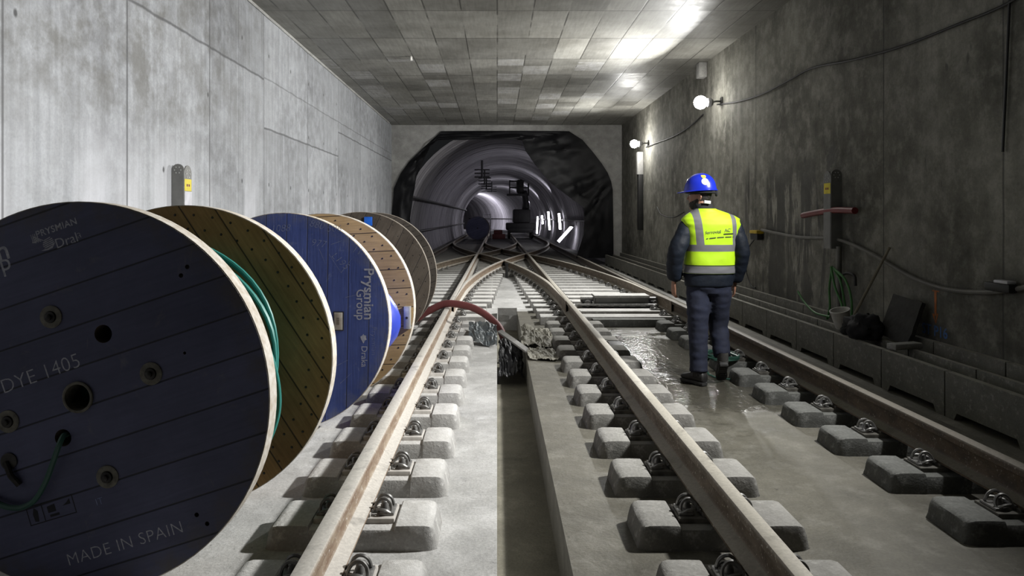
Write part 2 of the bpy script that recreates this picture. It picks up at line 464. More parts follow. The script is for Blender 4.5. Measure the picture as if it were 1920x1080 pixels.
def link_mesh(name, me, mat, parent=None):
    me.materials.clear(); me.materials.append(mat)
    me.polygons.foreach_set('use_smooth', [True] * len(me.polygons))
    o = bpy.data.objects.new(name, me); COL.objects.link(o)
    if parent is not None: o.parent = parent
    return o
ORD = ['nearest', 'second', 'third', 'fourth', 'fifth', 'sixth', 'seventh', 'eighth', 'ninth', 'tenth', 'eleventh', 'twelfth',
       'thirteenth', 'fourteenth', 'fifteenth', 'sixteenth', 'seventeenth', 'eighteenth', 'nineteenth', 'twentieth']
TENS = {20: 'twenty', 30: 'thirty', 40: 'forty'}
def ordw(i):
    if i < 20: return ORD[i]
    t = (i + 1) // 10 * 10; u = (i + 1) % 10
    return (TENS[t] + '-' + ('first' if u == 1 else ORD[u - 1])) if u else {30: 'thirtieth', 40: 'fortieth'}[t]

# ------------------------------------------------------------------ room shell
Y0 = -5.0
DX0, DX1, DEND = 0.0, 0.315, 11.2       # central drain
b = MB(); b.box((XL - .3, Y0, -.4), (DX0, DEND, 0), M['floor_pale']); struct(b.build('floor_left', sharp=None))
b = MB(); b.box((DX1, Y0, -.4), (XR + .3, DEND, 0), M['floor_damp']); struct(b.build('floor_right', sharp=None))
b = MB(); b.box((DX0, Y0, -.42), (DX1, DEND, -.30), M['floor_drain']); struct(b.build('floor_drain', sharp=None))
b = MB(); b.box((XL - .3, DEND, -.4), (XR + .3, YE + .6, 0), M['floor_pale']); struct(b.build('floor_crossover', sharp=None))
b = MB(); b.box((-20, YE + .6, -.4), (6, 112, 0), M['floor_far']); struct(b.build('floor_tunnel', sharp=None))
b = MB(); b.box((XL - .4, Y0, -.4), (XL, YE + .6, ZC + .3), M['wall_left']); struct(b.build('wall_left', sharp=None))
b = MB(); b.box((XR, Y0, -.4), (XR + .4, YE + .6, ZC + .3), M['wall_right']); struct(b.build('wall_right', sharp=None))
b = MB(); b.box((XL - .4, Y0, ZC), (XR + .4, YE + .6, ZC + .4), M['ceiling']); struct(b.build('ceiling', sharp=None))
# thin pale mortar bead where the ceiling meets the left wall
b = MB()
pts = [(XL + .012, y, ZC - .012 + .006 * noise.noise(Vector((y * 3, 0, 0)))) for y in [Y0 + .4 * i for i in range(67)]]
b.tube(pts, .022, M['end_concrete'], 6); struct(b.build('trim_ceiling'))

# end wall with the horseshoe opening
OUT = [(733, 484), (735, 400), (739, 353), (751, 326), (767, 303), (798, 273), (828, 246), (900, 245.5), (985, 245.5), (1067, 246),
       (1092, 262), (1111, 284), (1128, 306), (1139, 323), (1146, 340), (1149, 356), (1150, 420), (1150.5, 484)]
OUTW = [at_y(px, py, YE) for px, py in OUT]
OUTW[0].z = OUTW[-1].z = 0.0
def wall_with_opening(name, y0, y1, outline, mat):
    bm = bmesh.new()
    loop = [(XL, 0), (XL, ZC), (XR, ZC), (XR, 0)] + [(p.x, p.z) for p in reversed(outline)]
    vs = [bm.verts.new((x, y0, z)) for x, z in loop]
    f = bm.faces.new(vs)
    r = bmesh.ops.extrude_face_region(bm, geom=[f])
    for q in r['geom']:
        if isinstance(q, bmesh.types.BMVert): q.co.y = y1
    bmesh.ops.triangulate(bm, faces=[g for g in bm.faces if len(g.verts) > 4])
    m = MB(); m.bm(bm, mat)
    return m.build(name, sharp=None)
struct(wall_with_opening('wall_end', YE, YE + .6, OUTW, M['end_concrete']))

# bored tunnel beyond, curving away to the left far off
TX, TZ, TR = 0.30, 1.0, 3.4
def bend(y): return 0.0 if y < 62 else -(y - 62) ** 2 / 200.0
a0 = math.asin((TZ) / TR)
rings = []
ys = [YE + .6 + 1.8 * i for i in range(48)]
for i, y in enumerate(ys):
    for d, r in ((0, TR), (1.60, TR), (1.61, TR - .015), (1.79, TR - .015)):
        ring = []
        for k in range(41):
            a = -a0 + (PI + 2 * a0) * k / 40
            ring.append((TX + bend(y + d) + r * math.cos(a), y + d, TZ + r * math.sin(a)))
        rings.append(ring)
b = MB(); b.loft(rings, M['lining'], cap=False, closed=False)
struct(b.build('wall_tunnel', sharp=30))

# ------------------------------------------------------------------ rails
RA, RB, RC, RD = -2.16, -.652, 1.013, 2.50
ZB = .130                      # underside of the rail foot
HALF = [(.0, .0), (.070, .0), (.070, .010), (.045, .018), (.014, .030), (.009, .045), (.009, .112), (.016, .122), (.036, .132), (.0365, .158), (.031, .168), (.018, .1715), (.0, .172)]
PROF = HALF[:-1] + [(-x, z) for x, z in reversed(HALF[1:])]
PROF = [p for i, p in enumerate(PROF) if p not in PROF[:i]]
YC, YT = 23.4, 10.0            # middle of the scissors crossing, switch toes
KQ = .00822
def shift(y):
    """Sideways travel of a diverging rail."""
    if y <= YT: return 0.0
    if y > YC: return 3.17 - shift(2 * YC - y) if 2 * YC - y > YT else 3.17
    L1 = 13.4 * (YC - YT) / 13.9; k = 1.585 / (L1 * L1 + 2 * L1 * (YC - YT - L1))
    t = y - YT
    return k * t * t if t < L1 else k * L1 * L1 + 2 * k * L1 * (t - L1)
def blade(y): return max(.10, min(1.0, (y - YT) / 3.2)) if y < YC else 1.0     # switch blades taper to a tip
def rail(xf, y0, y1, mat, label, step=None, nm='rail', sc=1.0):
    ys_ = [y0, y1] if step is None else [y0 + (y1 - y0) * i / step for i in range(step + 1)]
    rg = []
    for y in ys_:
        x = xf(y); dx = (xf(y + .01) - xf(y - .01)) / .02; L = math.hypot(1, dx); sc = blade(y) if step else 1.0
        rg.append([(x + px * sc * 1 / L, y - px * sc * dx / L, ZB + pz) for px, pz in PROF])
    m = MB(); m.loft(rg, mat)
    return tag(m.build(nm, sharp=35), label, 'rail', 'running rails')
rail(lambda y: RB, Y0, 62, M['rail_pale'], 'pale dust-coated straight steel rail just left of the central drain')
rail(lambda y: RC, Y0, 62, M['rail_mid'], 'rusty straight steel rail just right of the central drain')
rail(lambda y: RD, Y0, 62, M['rail_dark'], 'dark wet straight steel rail beside the concrete cable trough')
rail(lambda y: RA, 9.6, 62, M['rail_dark'], 'straight steel rail along the far left behind the cable reels')
def dv(x0, sg): return lambda y: x0 + sg * max(shift(y), .038 + .037 * blade(y) if y < YT + 6 else 0)
rail(dv(RB, 1), YT, 36.5, M['rail_pale'], 'curved diverging rail branching off the pale rail towards the right track', 60)
rail(dv(RC, -1), YT, 36.5, M['rail_mid'], 'curved diverging rail branching off the rusty rail towards the left track', 60)
rail(dv(RA, 1), YT, 36.5, M['rail_mid'], 'curved diverging rail leaving the far left rail behind the reels', 60)
rail(dv(RD, -1), YT, 36.5, M['rail_mid'], 'curved diverging rail leaving the dark rail near the switch machine', 60)

# ------------------------------------------------------------------ sleepers
def block_mesh(name, mat, seed=0, lx=.385):
    rnd = random.Random(seed); k = lx / .385
    half = [(.10, .088), (.190, .088), (.194, .102), (.200, .106), (.26, .108), (.328, .1075), (.350, .102), (.364, .090), (.372, .070), (.380, .035), (.385, .0)]
    st = [(-x, h) for x, h in reversed(half)] + half
    rg = []
    for x, h in st:
        e = max(0, abs(x) - .345) * .55
        jit = lambda: rnd.uniform(-.003, .003)
        rg.append([(x * k, -.168 + e, -.02), (x * k, -.162 + e + jit(), h * .30), (x * k, -.150 + e, h * .86), (x * k, -.144 + e, h * .96), (x * k, -.132 + e, h), (x * k, 0, h + jit() * .6),
                   (x * k, .132 - e, h), (x * k, .144 - e, h * .96), (x * k, .150 - e, h * .86), (x * k, .162 - e + jit(), h * .30), (x * k, .168 - e, -.02)])
    m = MB(); m.loft(rg, mat)
    return m.mesh(name, 28)
def clip_mesh(name, mat):
    """Spring clip seen along the track: two arched rods over a bolted housing, gripping the rail foot on -x."""
    m = MB()
    for y in (-.030, .030):
        arch = [(-.050, y * 1.5, .018), (-.046, y * 1.3, .034), (-.034, y, .058), (-.012, y * .9, .074), (.014, y * .9, .072), (.034, y, .054), (.042, y * 1.2, .028), (.040, y * 1.7, .010)]
        m.tube(smooth_path(arch, 3), .0085, mat, 6)
        m.tube(smooth_path([(-.062, y * .6, .026), (-.030, y * 1.6, .030), (.010, y * 2.0, .030), (.040, y * 1.7, .010)], 3), .008, mat, 6)
    m.lathe([(.034, 0), (.034, .010), (.022, .014), (.022, .034), (.018, .040), (.018, .052), (.012, .058)], mat, seg=10)
    m.box((-.02, -.062, .0), (.058, .062, .016), mat, ch=.004)
    m.tube([(-.058, -.055, .022), (-.058, .055, .022)], .008, mat, 6)
    m.v = [(x * .86, y * .92, z * .9) for x, y, z in m.v]
    return m.mesh(name, 40)
def plate_mesh(name, mat):
    m = MB(); m.box((-.185, -.085, .066), (.185, .085, .112), mat, ch=.006)
    m.box((-.074, -.075, .112), (.074, .075, .1285), mat, ch=.003)
    return m.mesh(name, 40)
CLIP = clip_mesh('rail_clip', M['clip_steel'])
PLATE_L = plate_mesh('base_plate', M['plate_steel']); PLATE_D = plate_mesh('base_plate', M['plate_dark'])
def sleeper(x, y, me, plate, label, group, rz=0.0):
    t = empty('sleeper_block', label, 'sleeper block', (x, y, 0), (0, 0, rz), group)
    share('concrete_body', me, t)
    share('base_plate', plate, t)
    share('rail_clip', CLIP, t, (.128, 0, .111)); share('rail_clip', CLIP, t, (-.128, 0, .111), (0, 0, PI))
    return t
BLK = {k: [block_mesh('concrete_body', M[k], s) for s in (1, 2, 3)] for k in ('block_pale', 'block_mid', 'block_grey')}
NROW = 12
for i in range(NROW):
    y = 2.71 + .6 * i
    sleeper(RB, y, BLK['block_pale'][i % 3], PLATE_L, f'{ordw(i)} pale sleeper block under the rail left of the drain, counted from nearest', 'sleeper blocks under the pale rail')
    sleeper(RC, y, BLK['block_mid'][(i + 1) % 3], PLATE_D, f'{ordw(i)} grey sleeper block under the rail right of the drain, counted from nearest', 'sleeper blocks under the rusty rail')
    if i: sleeper(RD, y + .05, BLK['block_grey'][(i + 2) % 3], PLATE_D, f'{ordw(i - 1)} wet dark sleeper block under the rail beside the trough, counted from nearest', 'sleeper blocks under the wet rail')

# long crossover bearers
def bearer_mesh(x0, x1, mat, seed):
    m = MB(); rnd = random.Random(seed)
    m.box((x0, -.155, -.02), (x1, .155, .11), mat, ch=.014)
    return m.mesh('concrete_beam', 40)
lines = [lambda y: RA, lambda y: RB, lambda y: RC, lambda y: RD, dv(RB, 1), dv(RC, -1), dv(RA, 1), dv(RD, -1)]
PLATE_B = MB(); PLATE_B.box((-.15, -.075, .110), (.15, .075, .129), M['plate_dark'], ch=.004); PLATE_B = PLATE_B.mesh('base_plate', 40)
def bearer(x0, x1, y, mat, label, seed, clips):
    t = empty('crossover_bearer', label, 'sleeper', (0, y, 0), (0, 0, 0), 'long bearers under the crossover')
    share('concrete_beam', bearer_mesh(x0, x1, mat, seed), t)
    if clips:
        done = []
        for fx in lines:
            x = fx(y); 
            if not (x0 + .1 < x < x1 - .1): continue
            near = min([abs(x - d) for d in done], default=9)
            done.append(x)
            if near > .14: share('base_plate', PLATE_B, t, (x, 0, 0))
            for sgn in (1, -1):
                cx = x + sgn * .128
                if any(abs(cx - fz(y)) < .10 for fz in lines): continue
                share('rail_clip', CLIP, t, (cx, 0, .111), (0, 0, 0 if sgn > 0 else PI))
    return t
NB = 45
for j in range(NB):
    y = 9.95 + .6 * j
    near = y < 17.6
    clips = y < 19.5
    if near:
        s_ = (y - 9.9) / 7.7
        e0 = -.16 + .32 * s_ if y > 11.3 else -.16
        e1 = .60 - .20 * s_
        bearer(-2.75, e0, y, M['block_pale'], f'{ordw(j)} long pale concrete bearer in the left half of the crossover, counted from nearest', j, clips)
        bearer(e1, 2.95, y, M['block_pale'], f'{ordw(j)} long pale concrete bearer in the right half of the crossover, counted from nearest', j + 99, clips)
    else:
        bearer(-2.75, 2.95, y, M['block_mid'], f'{ordw(j)} full-width concrete bearer under the far crossover rails, counted from nearest', j, clips)

# ------------------------------------------------------------------ cable reels
def m_planks(name, ang, sp, c1, c2, grain=.2, scuff=(.30, .31, .36), scuff_amt=.35, tone=.18, gap=.02, rough=.75, off=.0, worn=None):
    n = NT(name); o = n.obj()
    r = n.mapping(o, (1, 1, 1), (0, ang, 0)); X, Y, Z = n.sep(r)
    c = n.math('ADD', n.math('DIVIDE', Z, sp), off)
    fr = n.math('ABSOLUTE', n.math('SUBTRACT', n.math('FRACT', c), .5))
    ln = n.map(fr, .5 - gap * 1.6, .5 - gap * .6)
    pid = n.white(n.comb(n.math('FLOOR', c), 1, 3))
    g = n.noise(n.mapping(r, (2.2, 1, 34)), 1.8, 6, .6, .35)
    big = n.noise(o, 2.4, 6, .65)
    base = n.mix(n.map(big, .34, .66), c1, c2)
    base = n.mul(base, n.map(pid, 0, 1, 1 - tone, 1 + tone))
    base = n.mul(base, n.map(g, .3, .72, 1 + grain, 1 - grain))
    if scuff_amt:
        s = n.noise(n.mapping(o, (1, 1, 1), (0, .6, 0)), 7, 8, .74, .6)
        base = n.mix(n.math('MULTIPLY', n.map(s, .60, .72), scuff_amt), base, scuff)
        t = n.noise(n.mapping(o, (22, 1, 3), (0, .5, 0)), 1.6, 4, .6)
        base = n.mix(n.math('MULTIPLY', n.map(t, .70, .74), scuff_amt * .7), base, scuff)
    if worn:
        L = n.math('SQRT', n.math('ADD', n.math('POWER', n.sep(o)[0], 2), n.math('POWER', n.sep(o)[2], 2)))
        e = n.math('MULTIPLY', n.map(L, .66, .76), n.map(n.noise(o, 9, 6, .7), .4, .6))
        base = n.mix(n.math('MULTIPLY', e, .7), base, worn)
    base = n.mix(n.math('MULTIPLY', ln, .85), base, (.012, .011, .012))
    ht = n.math('SUBTRACT', n.math('MULTIPLY', g, .25), ln)
    return n.done(base, rough, 0, n.bump(ht, .5, .008), .35)
M['navy_front'] = m_planks('navy_painted_planks', math.radians(18.5), .157, (.070, .073, .128), (.098, .102, .175), .10, (.22, .21, .20), .38, .10, .018, .6, .28, worn=(.10, .085, .07))
M['blue_front'] = m_planks('blue_painted_planks', math.radians(89), .150, (.06, .10, .35), (.09, .14, .45), .12, (.36, .42, .58), .45, .16, .020, .6, .1, worn=(.2, .22, .3))
M['brown_planks'] = m_planks('weathered_brown_planks', math.radians(-56), .150, (.27, .155, .060), (.40, .245, .105), .22, (.26, .22, .15), .35, .16, .020, .75, .3)
M['fresh_planks'] = m_planks('fresh_pine_planks', math.radians(3), .152, (.37, .245, .105), (.48, .33, .155), .20, (.30, .22, .13), .25, .14, .020, .75, .2)
M['dark_planks'] = m_planks('old_grey_planks', math.radians(64), .150, (.052, .041, .033), (.08, .066, .053), .22, (.18, .16, .14), .5, .2, .018, .8, .2)
M['dark_planks_b'] = m_planks('old_grey_planks_inside', math.radians(20), .150, (.06, .05, .042), (.09, .077, .064), .22, (.16, .14, .12), .4, .2, .018, .8, .2)
M['rim_white'] = plain('whitewashed_reel_rim', (.66, .63, .58), .8, 0, .14, 30, .3, 90, (.44, .38, .30))
M['rim_grey'] = plain('grey_reel_rim', (.42, .38, .33), .8, 0, .14, 30, .3, 90, (.24, .2, .16))
M['stencil'] = plain('worn_white_stencil_paint', (.56, .56, .60), .75, 0, .3, 70, 0, 60, (.26, .26, .32), spec=.2)
M['stencil_blue'] = plain('white_stencil_paint', (.66, .69, .78), .75, 0, .3, 60, 0, 60, (.32, .37, .56), spec=.2)
M['chalk'] = plain('chalk_marks', (.36, .42, .62), .8, 0, .3, 50, 0, 60, (.10, .14, .34))
M['ink_black'] = plain('black_ink', (.012, .012, .016), .7)
M['bolt_olive'] = plain('dusty_washer_steel', (.20, .185, .15), .65, .2, .3, 40)
M['bolt_dark'] = plain('dark_bolt_steel', (.05, .045, .04), .5, .4, .3, 40)
M['hole_wood'] = plain('raw_hole_wood', (.10, .075, .05), .9)
M['cable_teal'] = plain('teal_cable_sheath', (.035, .25, .215), .42, 0, .12, 10, spec=.5)
M['cable_core'] = plain('shaded_teal_winding', (.02, .10, .088), .5, 0, .12, 10)  # same cable, darkened to weaken its green bounce on the planks
M['cable_green'] = plain('dark_green_cable_sheath', (.03, .095, .07), .45, 0, .12, 10)
M['blue_wrap'] = plain('blue_plastic_wrap', (.04, .07, .50), .38, 0, .1, 5, .3, 9)
M['blue_bright'] = plain('bright_blue_plastic', (.01, .12, .60), .4)
M['galv'] = plain('galvanised_steel', (.62, .62, .60), .38, .55, .12, 25)

def disc(R, t, holes, mf, mb, mr, mh, seg=96):
    """Flange standing in the x-z plane, front face at y = 0, thickness t towards +y."""
    bm = bmesh.new()
    def circ(cx, cz, r, n):
        vs = [bm.verts.new((cx + r * math.cos(2*PI*k/n), 0, cz + r * math.sin(2*PI*k/n))) for k in range(n)]
        for k in range(n): bm.edges.new((vs[k], vs[(k+1) % n]))
    circ(0, 0, R, seg)
    for cx, cz, r in holes: circ(cx, cz, r, 24)
    bmesh.ops.triangle_fill(bm, use_beauty=True, edges=list(bm.edges))
    r = bmesh.ops.extrude_face_region(bm, geom=list(bm.faces))
    for q in r['geom']:
        if isinstance(q, bmesh.types.BMVert): q.co.y = t
    bmesh.ops.recalc_face_normals(bm, faces=bm.faces)
    bm.verts.index_update(); m = MB()
    groups = {}
    for f in bm.faces:
        c = f.calc_center_median(); ny = f.normal.y
        k = mf if ny < -.5 else mb if ny > .5 else (mr if math.hypot(c.x, c.z) > R * .97 else mh)
        groups.setdefault(id(k), (k, []))[1].append([q.index for q in f.verts])
    vs = [tuple(q.co) for q in bm.verts]
    for k, fs in groups.values(): m.add(vs, fs, k)
    bm.free(); return m
def rim_band(m, R, t, mat, seg=96):
    """Slightly proud iron band edge round the flange."""
    m.lathe([(R - .002, .004), (R + .004, .002), (R + .004, t - .002), (R - .002, t - .004)], mat, (0, 1, 0), (0, 0, 0), seg, cap=False)
def put_text(m, body, size, x, z, ang, mat, align='CENTER', bold=0.0, spacing=1.0, off=.0006, shear=0, xs=1.0):
    v, f = text_geo(body, size, align, bold, spacing, shear); ca, sa = math.cos(ang), math.sin(ang)
    m.add([(x + (p[0]*xs)*ca - p[1]*sa, -off, z + (p[0]*xs)*sa + p[1]*ca) for p in v], f, mat)
def flat_poly(m, pts, x, z, ang, mat, off=.0006):
    ca, sa = math.cos(ang), math.sin(ang)
    m.add([(x + p[0]*ca - p[1]*sa, -off, z + p[0]*sa + p[1]*ca) for p in pts], [list(range(len(pts)))], mat)
def nails(m, pts, mat, y=0.0, r=.007):
    for x, z in pts:
        m.lathe([(r, 0), (r * .8, -.002), (0, -.003)], mat, (0, 1, 0), (x, y, z), 8)
RHO = .770
def reel_root(label, x, y, yaw, group='big wooden cable reels in a row', rho=RHO):
    return empty('cable_reel', label, 'cable reel', (x, y, rho), (0, 0, yaw), group)
T1 = math.radians(18.5)
# --- reel 1, nearest
P1 = 474.0        # pixels per metre on its front face
def q1(px, py): return ((px - 147) / P1, (745 - py) / P1)
r1 = reel_root('nearest cable reel, dark navy painted front marked MADE IN SPAIN, teal cable inside', -1.656, 2.806, math.radians(-3.5))
hl = [(*q1(147, 745), .056), (*q1(195, 626), .036), (*q1(117, 822), .034), (*q1(357, 500), .009), (*q1(345, 516), .009), (*q1(375, 960), .009), (*q1(395, 976), .009), (*q1(352, 660), .006)]
hl = [(x, z, r) for x, z, r in hl]
m = disc(RHO, .075, hl, M['navy_front'], M['brown_planks'], M['rim_white'], M['hole_wood'])
put_text(m, 'DYE 1405', .083, *q1(73, 703), T1 + .02, M['stencil'], spacing=1.02, bold=-.0012)
put_text(m, 'MADE IN SPAIN', .068, *q1(237, 1018), T1 - .02, M['stencil'], spacing=1.06, bold=-.001)
put_text(m, 'PRYSMIAN', .037, *q1(104, 428), T1, M['stencil'], spacing=1.05, bold=.0006)
put_text(m, 'Dral', .055, *q1(124, 452), T1, M['stencil'])
put_text(m, 'a', .050, *q1(148, 440), T1, M['stencil'], bold=-.0012)
put_text(m, 'Prysmian', .115, *q1(11, 468), T1, M['stencil'], 'RIGHT', .001)
put_text(m, 'Group', .100, *q1(14, 490), T1, M['stencil'], 'RIGHT')
for k in range(4):       # nested chevrons of the maker's mark
    a = .006 + .0075 * k
    flat_poly(m, [(-.012, a - .018), (a, -.018 - .001), (a, -.018 + .003), (-.012 + .003, a - .015)], *q1(60 + 1.2 * k, 449 - .2 * k), T1, M['stencil'])
    flat_poly(m, [(a - .012, -.020), (a - .009, -.020), (a - .009, .014), (a - .012, .014)], *q1(58, 447), T1, M['stencil'])
for k in range(6):       # striped globe with an orbit stroke
    zz = .018 - .0072 * k; hw = math.sqrt(max(0, .022 ** 2 - zz * zz)) + .002
    flat_poly(m, [(-hw, zz - .002), (hw, zz - .002 + .006), (hw, zz + .0022 + .006), (-hw, zz + .0022)], *q1(89, 458), T1, M['stencil'])
flat_poly(m, [(-.036, -.012), (-.012, -.018), (.012, -.016), (.034, .008), (.012, -.008), (-.010, -.011)], *q1(89, 460), T1, M['stencil'])
bx, bz = q1(95, 962)     # black stamped frame with marks
for pts in ([(-.10, .043), (.10, .043), (.10, .047), (-.10, .047)], [(-.10, -.030), (.10, -.030), (.10, -.026), (-.10, -.026)], [(-.10, -.030), (-.096, -.030), (-.096, .047), (-.10, .047)],
            [(.096, -.030), (.10, -.030), (.10, .047), (.096, .047)], [(-.036, -.026), (-.032, -.026), (-.032, .043), (-.036, .043)],
            [(-.076, -.018), (-.060, -.022), (-.055, .02), (-.068, .036), (-.078, .012)], [(-.014, .0), (.02, .0), (.02, .03), (-.014, .026)], [(.05, .012), (.085, .012), (.085, .034), (.07, .022)], [(-.01, -.018), (.03, -.018), (.03, -.008), (-.01, -.008)]):
    flat_poly(m, pts, bx, bz, T1 - .02, M['ink_black'])
put_text(m, 'IT', .04, *q1(188, 940), T1, M['chalk'], bold=-.001)
f1 = m.build('front_flange', r1, sharp=30)
rb = MB(); rim_band(rb, RHO, .075, M['rim_white']); rb.build('rim_band', f1)
for px, py in ((94, 595), (288, 699), (204, 893), (10, 793)):
    x, z = q1(px, py); m = MB()
    m.lathe([(.045, .0), (.045, -.004), (.041, -.006), (.024, -.006), (.023, -.001)], M['bolt_olive'], (0, 1, 0), (x, 0, z), 28)
    m.lathe([(.022, -.001), (.022, -.012), (.012, -.013), (.012, -.024), (.006, -.027)], M['bolt_dark'], (0, 1, 0), (x, 0, z), 14)
    bo = m.build('washer_bolt', r1); bo['label'] = 'olive grey washer and bolt'
m = MB(); m.lathe([(.062, .002), (.062, -.008), (.057, -.010), (.052, -.008), (.052, .09)], M['bolt_olive'], (0, 1, 0), (0, 0, 0), 32, cap=False); m.build('hub_bush', r1)
m = MB(); m.lathe([(.36, .076), (.36, .834)], M['hole_wood'], (0, 1, 0), (0, 0, 0), 40, cap=False); m.build('drum', r1)
def nail_rows(R, n, inset=.045):
    out = []
    for k in range(n):
        a = 2 * PI * k / n; out.append(((R - inset) * math.cos(a), (R - inset) * math.sin(a)))
        out.append(((R - inset * 2.6) * math.cos(a + .04), (R - inset * 2.6) * math.sin(a + .04)))
    for k in range(n // 2):
        a = 2 * PI * k / (n // 2) + .1; out.append((R * .62 * math.cos(a), R * .62 * math.sin(a)))
    return out
def back_flange(root, y, mat, rim, nl=46, extra=None, R=RHO):
    m = disc(R, .075, [(0, 0, .05)], mat, mat, rim, M['hole_wood'])
    nails(m, nail_rows(R, nl), M['bolt_dark'])
    o = m.build('back_flange', root, (0, y, 0), sharp=30)
    rb = MB(); rim_band(rb, R, .075, rim); rb.build('rim_band', o)
    return o
back_flange(r1, .835, M['brown_planks'], M['rim_white'])
# wound teal cable, with loose turns near the edge
rnd = random.Random(3)
m = MB()
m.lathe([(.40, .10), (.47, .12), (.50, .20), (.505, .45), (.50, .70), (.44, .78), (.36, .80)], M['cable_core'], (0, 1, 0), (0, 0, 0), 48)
cw = m.build('cable_winding', r1)
for k in range(9):
    R = .535 + .052 * rnd.random() + .002 * k; yy = .22 + .055 * k; ph = rnd.random() * 6; cx = .015 * rnd.random(); cz = .012 * rnd.uniform(-1, 1)
    pts = []
    for i in range(60):
        a = 2 * PI * i / 60; rr = R + .014 * math.sin(a * 2 + ph) + .006 * math.sin(a * 5 + ph)
        pts.append((cx + rr * math.cos(a), yy + .03 * math.sin(a + ph), cz + rr * math.sin(a)))
    m = MB(); m.tube(pts, .0105, M['cable_teal'], 8, closed=True); m.build('cable_turn', r1)
loose = [(.36, .30, .46), (.47, .33, .36), (.565, .36, .25), (.625, .38, .11), (.655, .40, -.04), (.645, .42, -.18), (.595, .40, -.32), (.51, .36, -.44), (.40, .34, -.50), (.28, .32, -.52)]
m = MB(); m.tube(smooth_path(loose, 6), .0115, M['cable_teal'], 10); m.build('cable_turn', r1)
# free end that comes out of a hole in the front and hangs in an arc
x0, z0 = q1(122, 818)
tail = [(x0 - .012, .10, z0 - .005), (x0 - .006, .02, z0), (x0 + .004, -.02, z0 + .004), (x0 - .004, -.035, z0 - .03)] + [(*((q1(px, py))[0:1]), -d, q1(px, py)[1]) for px, py, d in ((108, 862, .03), (92, 900, .025), (70, 935, .022), (45, 950, .022), (20, 950, .025), (-5, 942, .025), (-40, 925, .02))]
m = MB(); m.tube(smooth_path(tail, 5), .011, M['cable_green'], 8); o = m.build('cable_tail', r1); o['label'] = 'dark green cable end hanging from a hole'
m = MB()
for k in range(3):
    m.add([(q1(-6, 870)[0] + .05*math.cos(2*PI*i/20), -.0015, q1(-6, 872)[1] + .07*math.sin(2*PI*i/20)) for i in range(20)], [list(range(20))], M['ink_black']); break
x, z = q1(12, 868); m = MB(); m.lathe([(.034, -.001), (.034, -.006), (.010, -.008)], M['bolt_dark'], (0, 1, 0), (x, 0, z), 20)
m.tube([(x - .01, -.01, z), (x + .02, -.02, z - .05), (x + .05, -.012, z - .09)], .011, M['bolt_dark'], 8); m.build('cleat', r1)

# --- reel 2, blue front with lettering down its side
R2 = .755; Y2 = 4.97; P2 = F / Y2
r2 = reel_root('middle cable reel with bright blue painted front, vertical white lettering and fresh pine back', -1.50, Y2, math.radians(-5.5), rho=R2)
def q2(px, py): return ((px - 530) / P2, (605.5 - py) / P2)
m = disc(R2, .075, [(*q2(596, 540), .028), (0, 0, .05)], M['blue_front'], M['fresh_planks'], M['rim_white'], M['hole_wood'])
D = -PI / 2
put_text(m, 'Prysmian', .099, *q2(694, 553), D, M['stencil_blue'], bold=.0016)
put_text(m, 'Group', .088, *q2(678.5, 573), D, M['stencil_blue'], bold=.0005, xs=.92)
put_text(m, 'Draka', .060, *q2(685.5, 669), D, M['stencil_blue'], xs=1.0)
px_, pz_ = q2(684.5, 636)
flat_poly(m, [(.034, 0), (.012, .010), (.006, .024), (-.006, .018), (-.022, .020), (-.024, .004), (-.034, 0), (-.022, -.008), (-.014, -.022), (.004, -.018), (.012, -.012)], px_, pz_, D, M['stencil_blue'])
put_text(m, 'Prysmian', .05, *q2(704, 640), D, M['chalk'], bold=-.001, xs=1.1)
for s_, x_, y_, a_ in (('1088', 525, 432, .05), ('880', 595, 425, -.25), ('977', 598, 460, -.15), ('506', 628, 432, 0), ('L195', 640, 492, -.75), ('11', 672, 472, -.4)):
    put_text(m, s_, .072, *q2(x_, y_), a_, M['chalk'], bold=-.0016, shear=.2)
for a_, b_ in (((622, 462), (650, 452)), ((619, 480), (642, 514)), ((642, 514), (662, 488)), ((650, 560), (700, 548)), ((628, 690), (655, 676)), ((640, 720), (662, 700)), ((600, 470), (612, 498))):
    (ax, az), (bx_, bz_) = q2(*a_), q2(*b_); L = math.hypot(bx_ - ax, bz_ - az); an = math.atan2(bz_ - az, bx_ - ax)
    flat_poly(m, [(0, -.0016), (L, -.0006), (L, .0006), (0, .0016)], ax, az, an, M['chalk'])
f2 = m.build('front_flange', r2, sharp=30)
rb = MB(); rim_band(rb, R2, .075, M['rim_white']); rb.build('rim_band', f2)
x, z = q2(637, 604); m = MB()
m.box((x - .036, -.004, z - .066), (x + .036, .006, z + .066), M['bolt_dark'])
m.box((x - .029, -.008, z - .060), (x + .029, -.003, z + .060), M['galv'], ch=.002)
put_text(m, 'IIIIIII', .03, x - .004, z, D, M['ink_black'], off=.0092); o = m.build('metal_plate', r2); o['label'] = 'bare metal label plate in a dark recess'
m = MB(); m.lathe([(.36, .07), (.36, .84)], M['brown_planks'], (0, 1, 0), (0, 0, 0), 40); m.build('drum', r2)
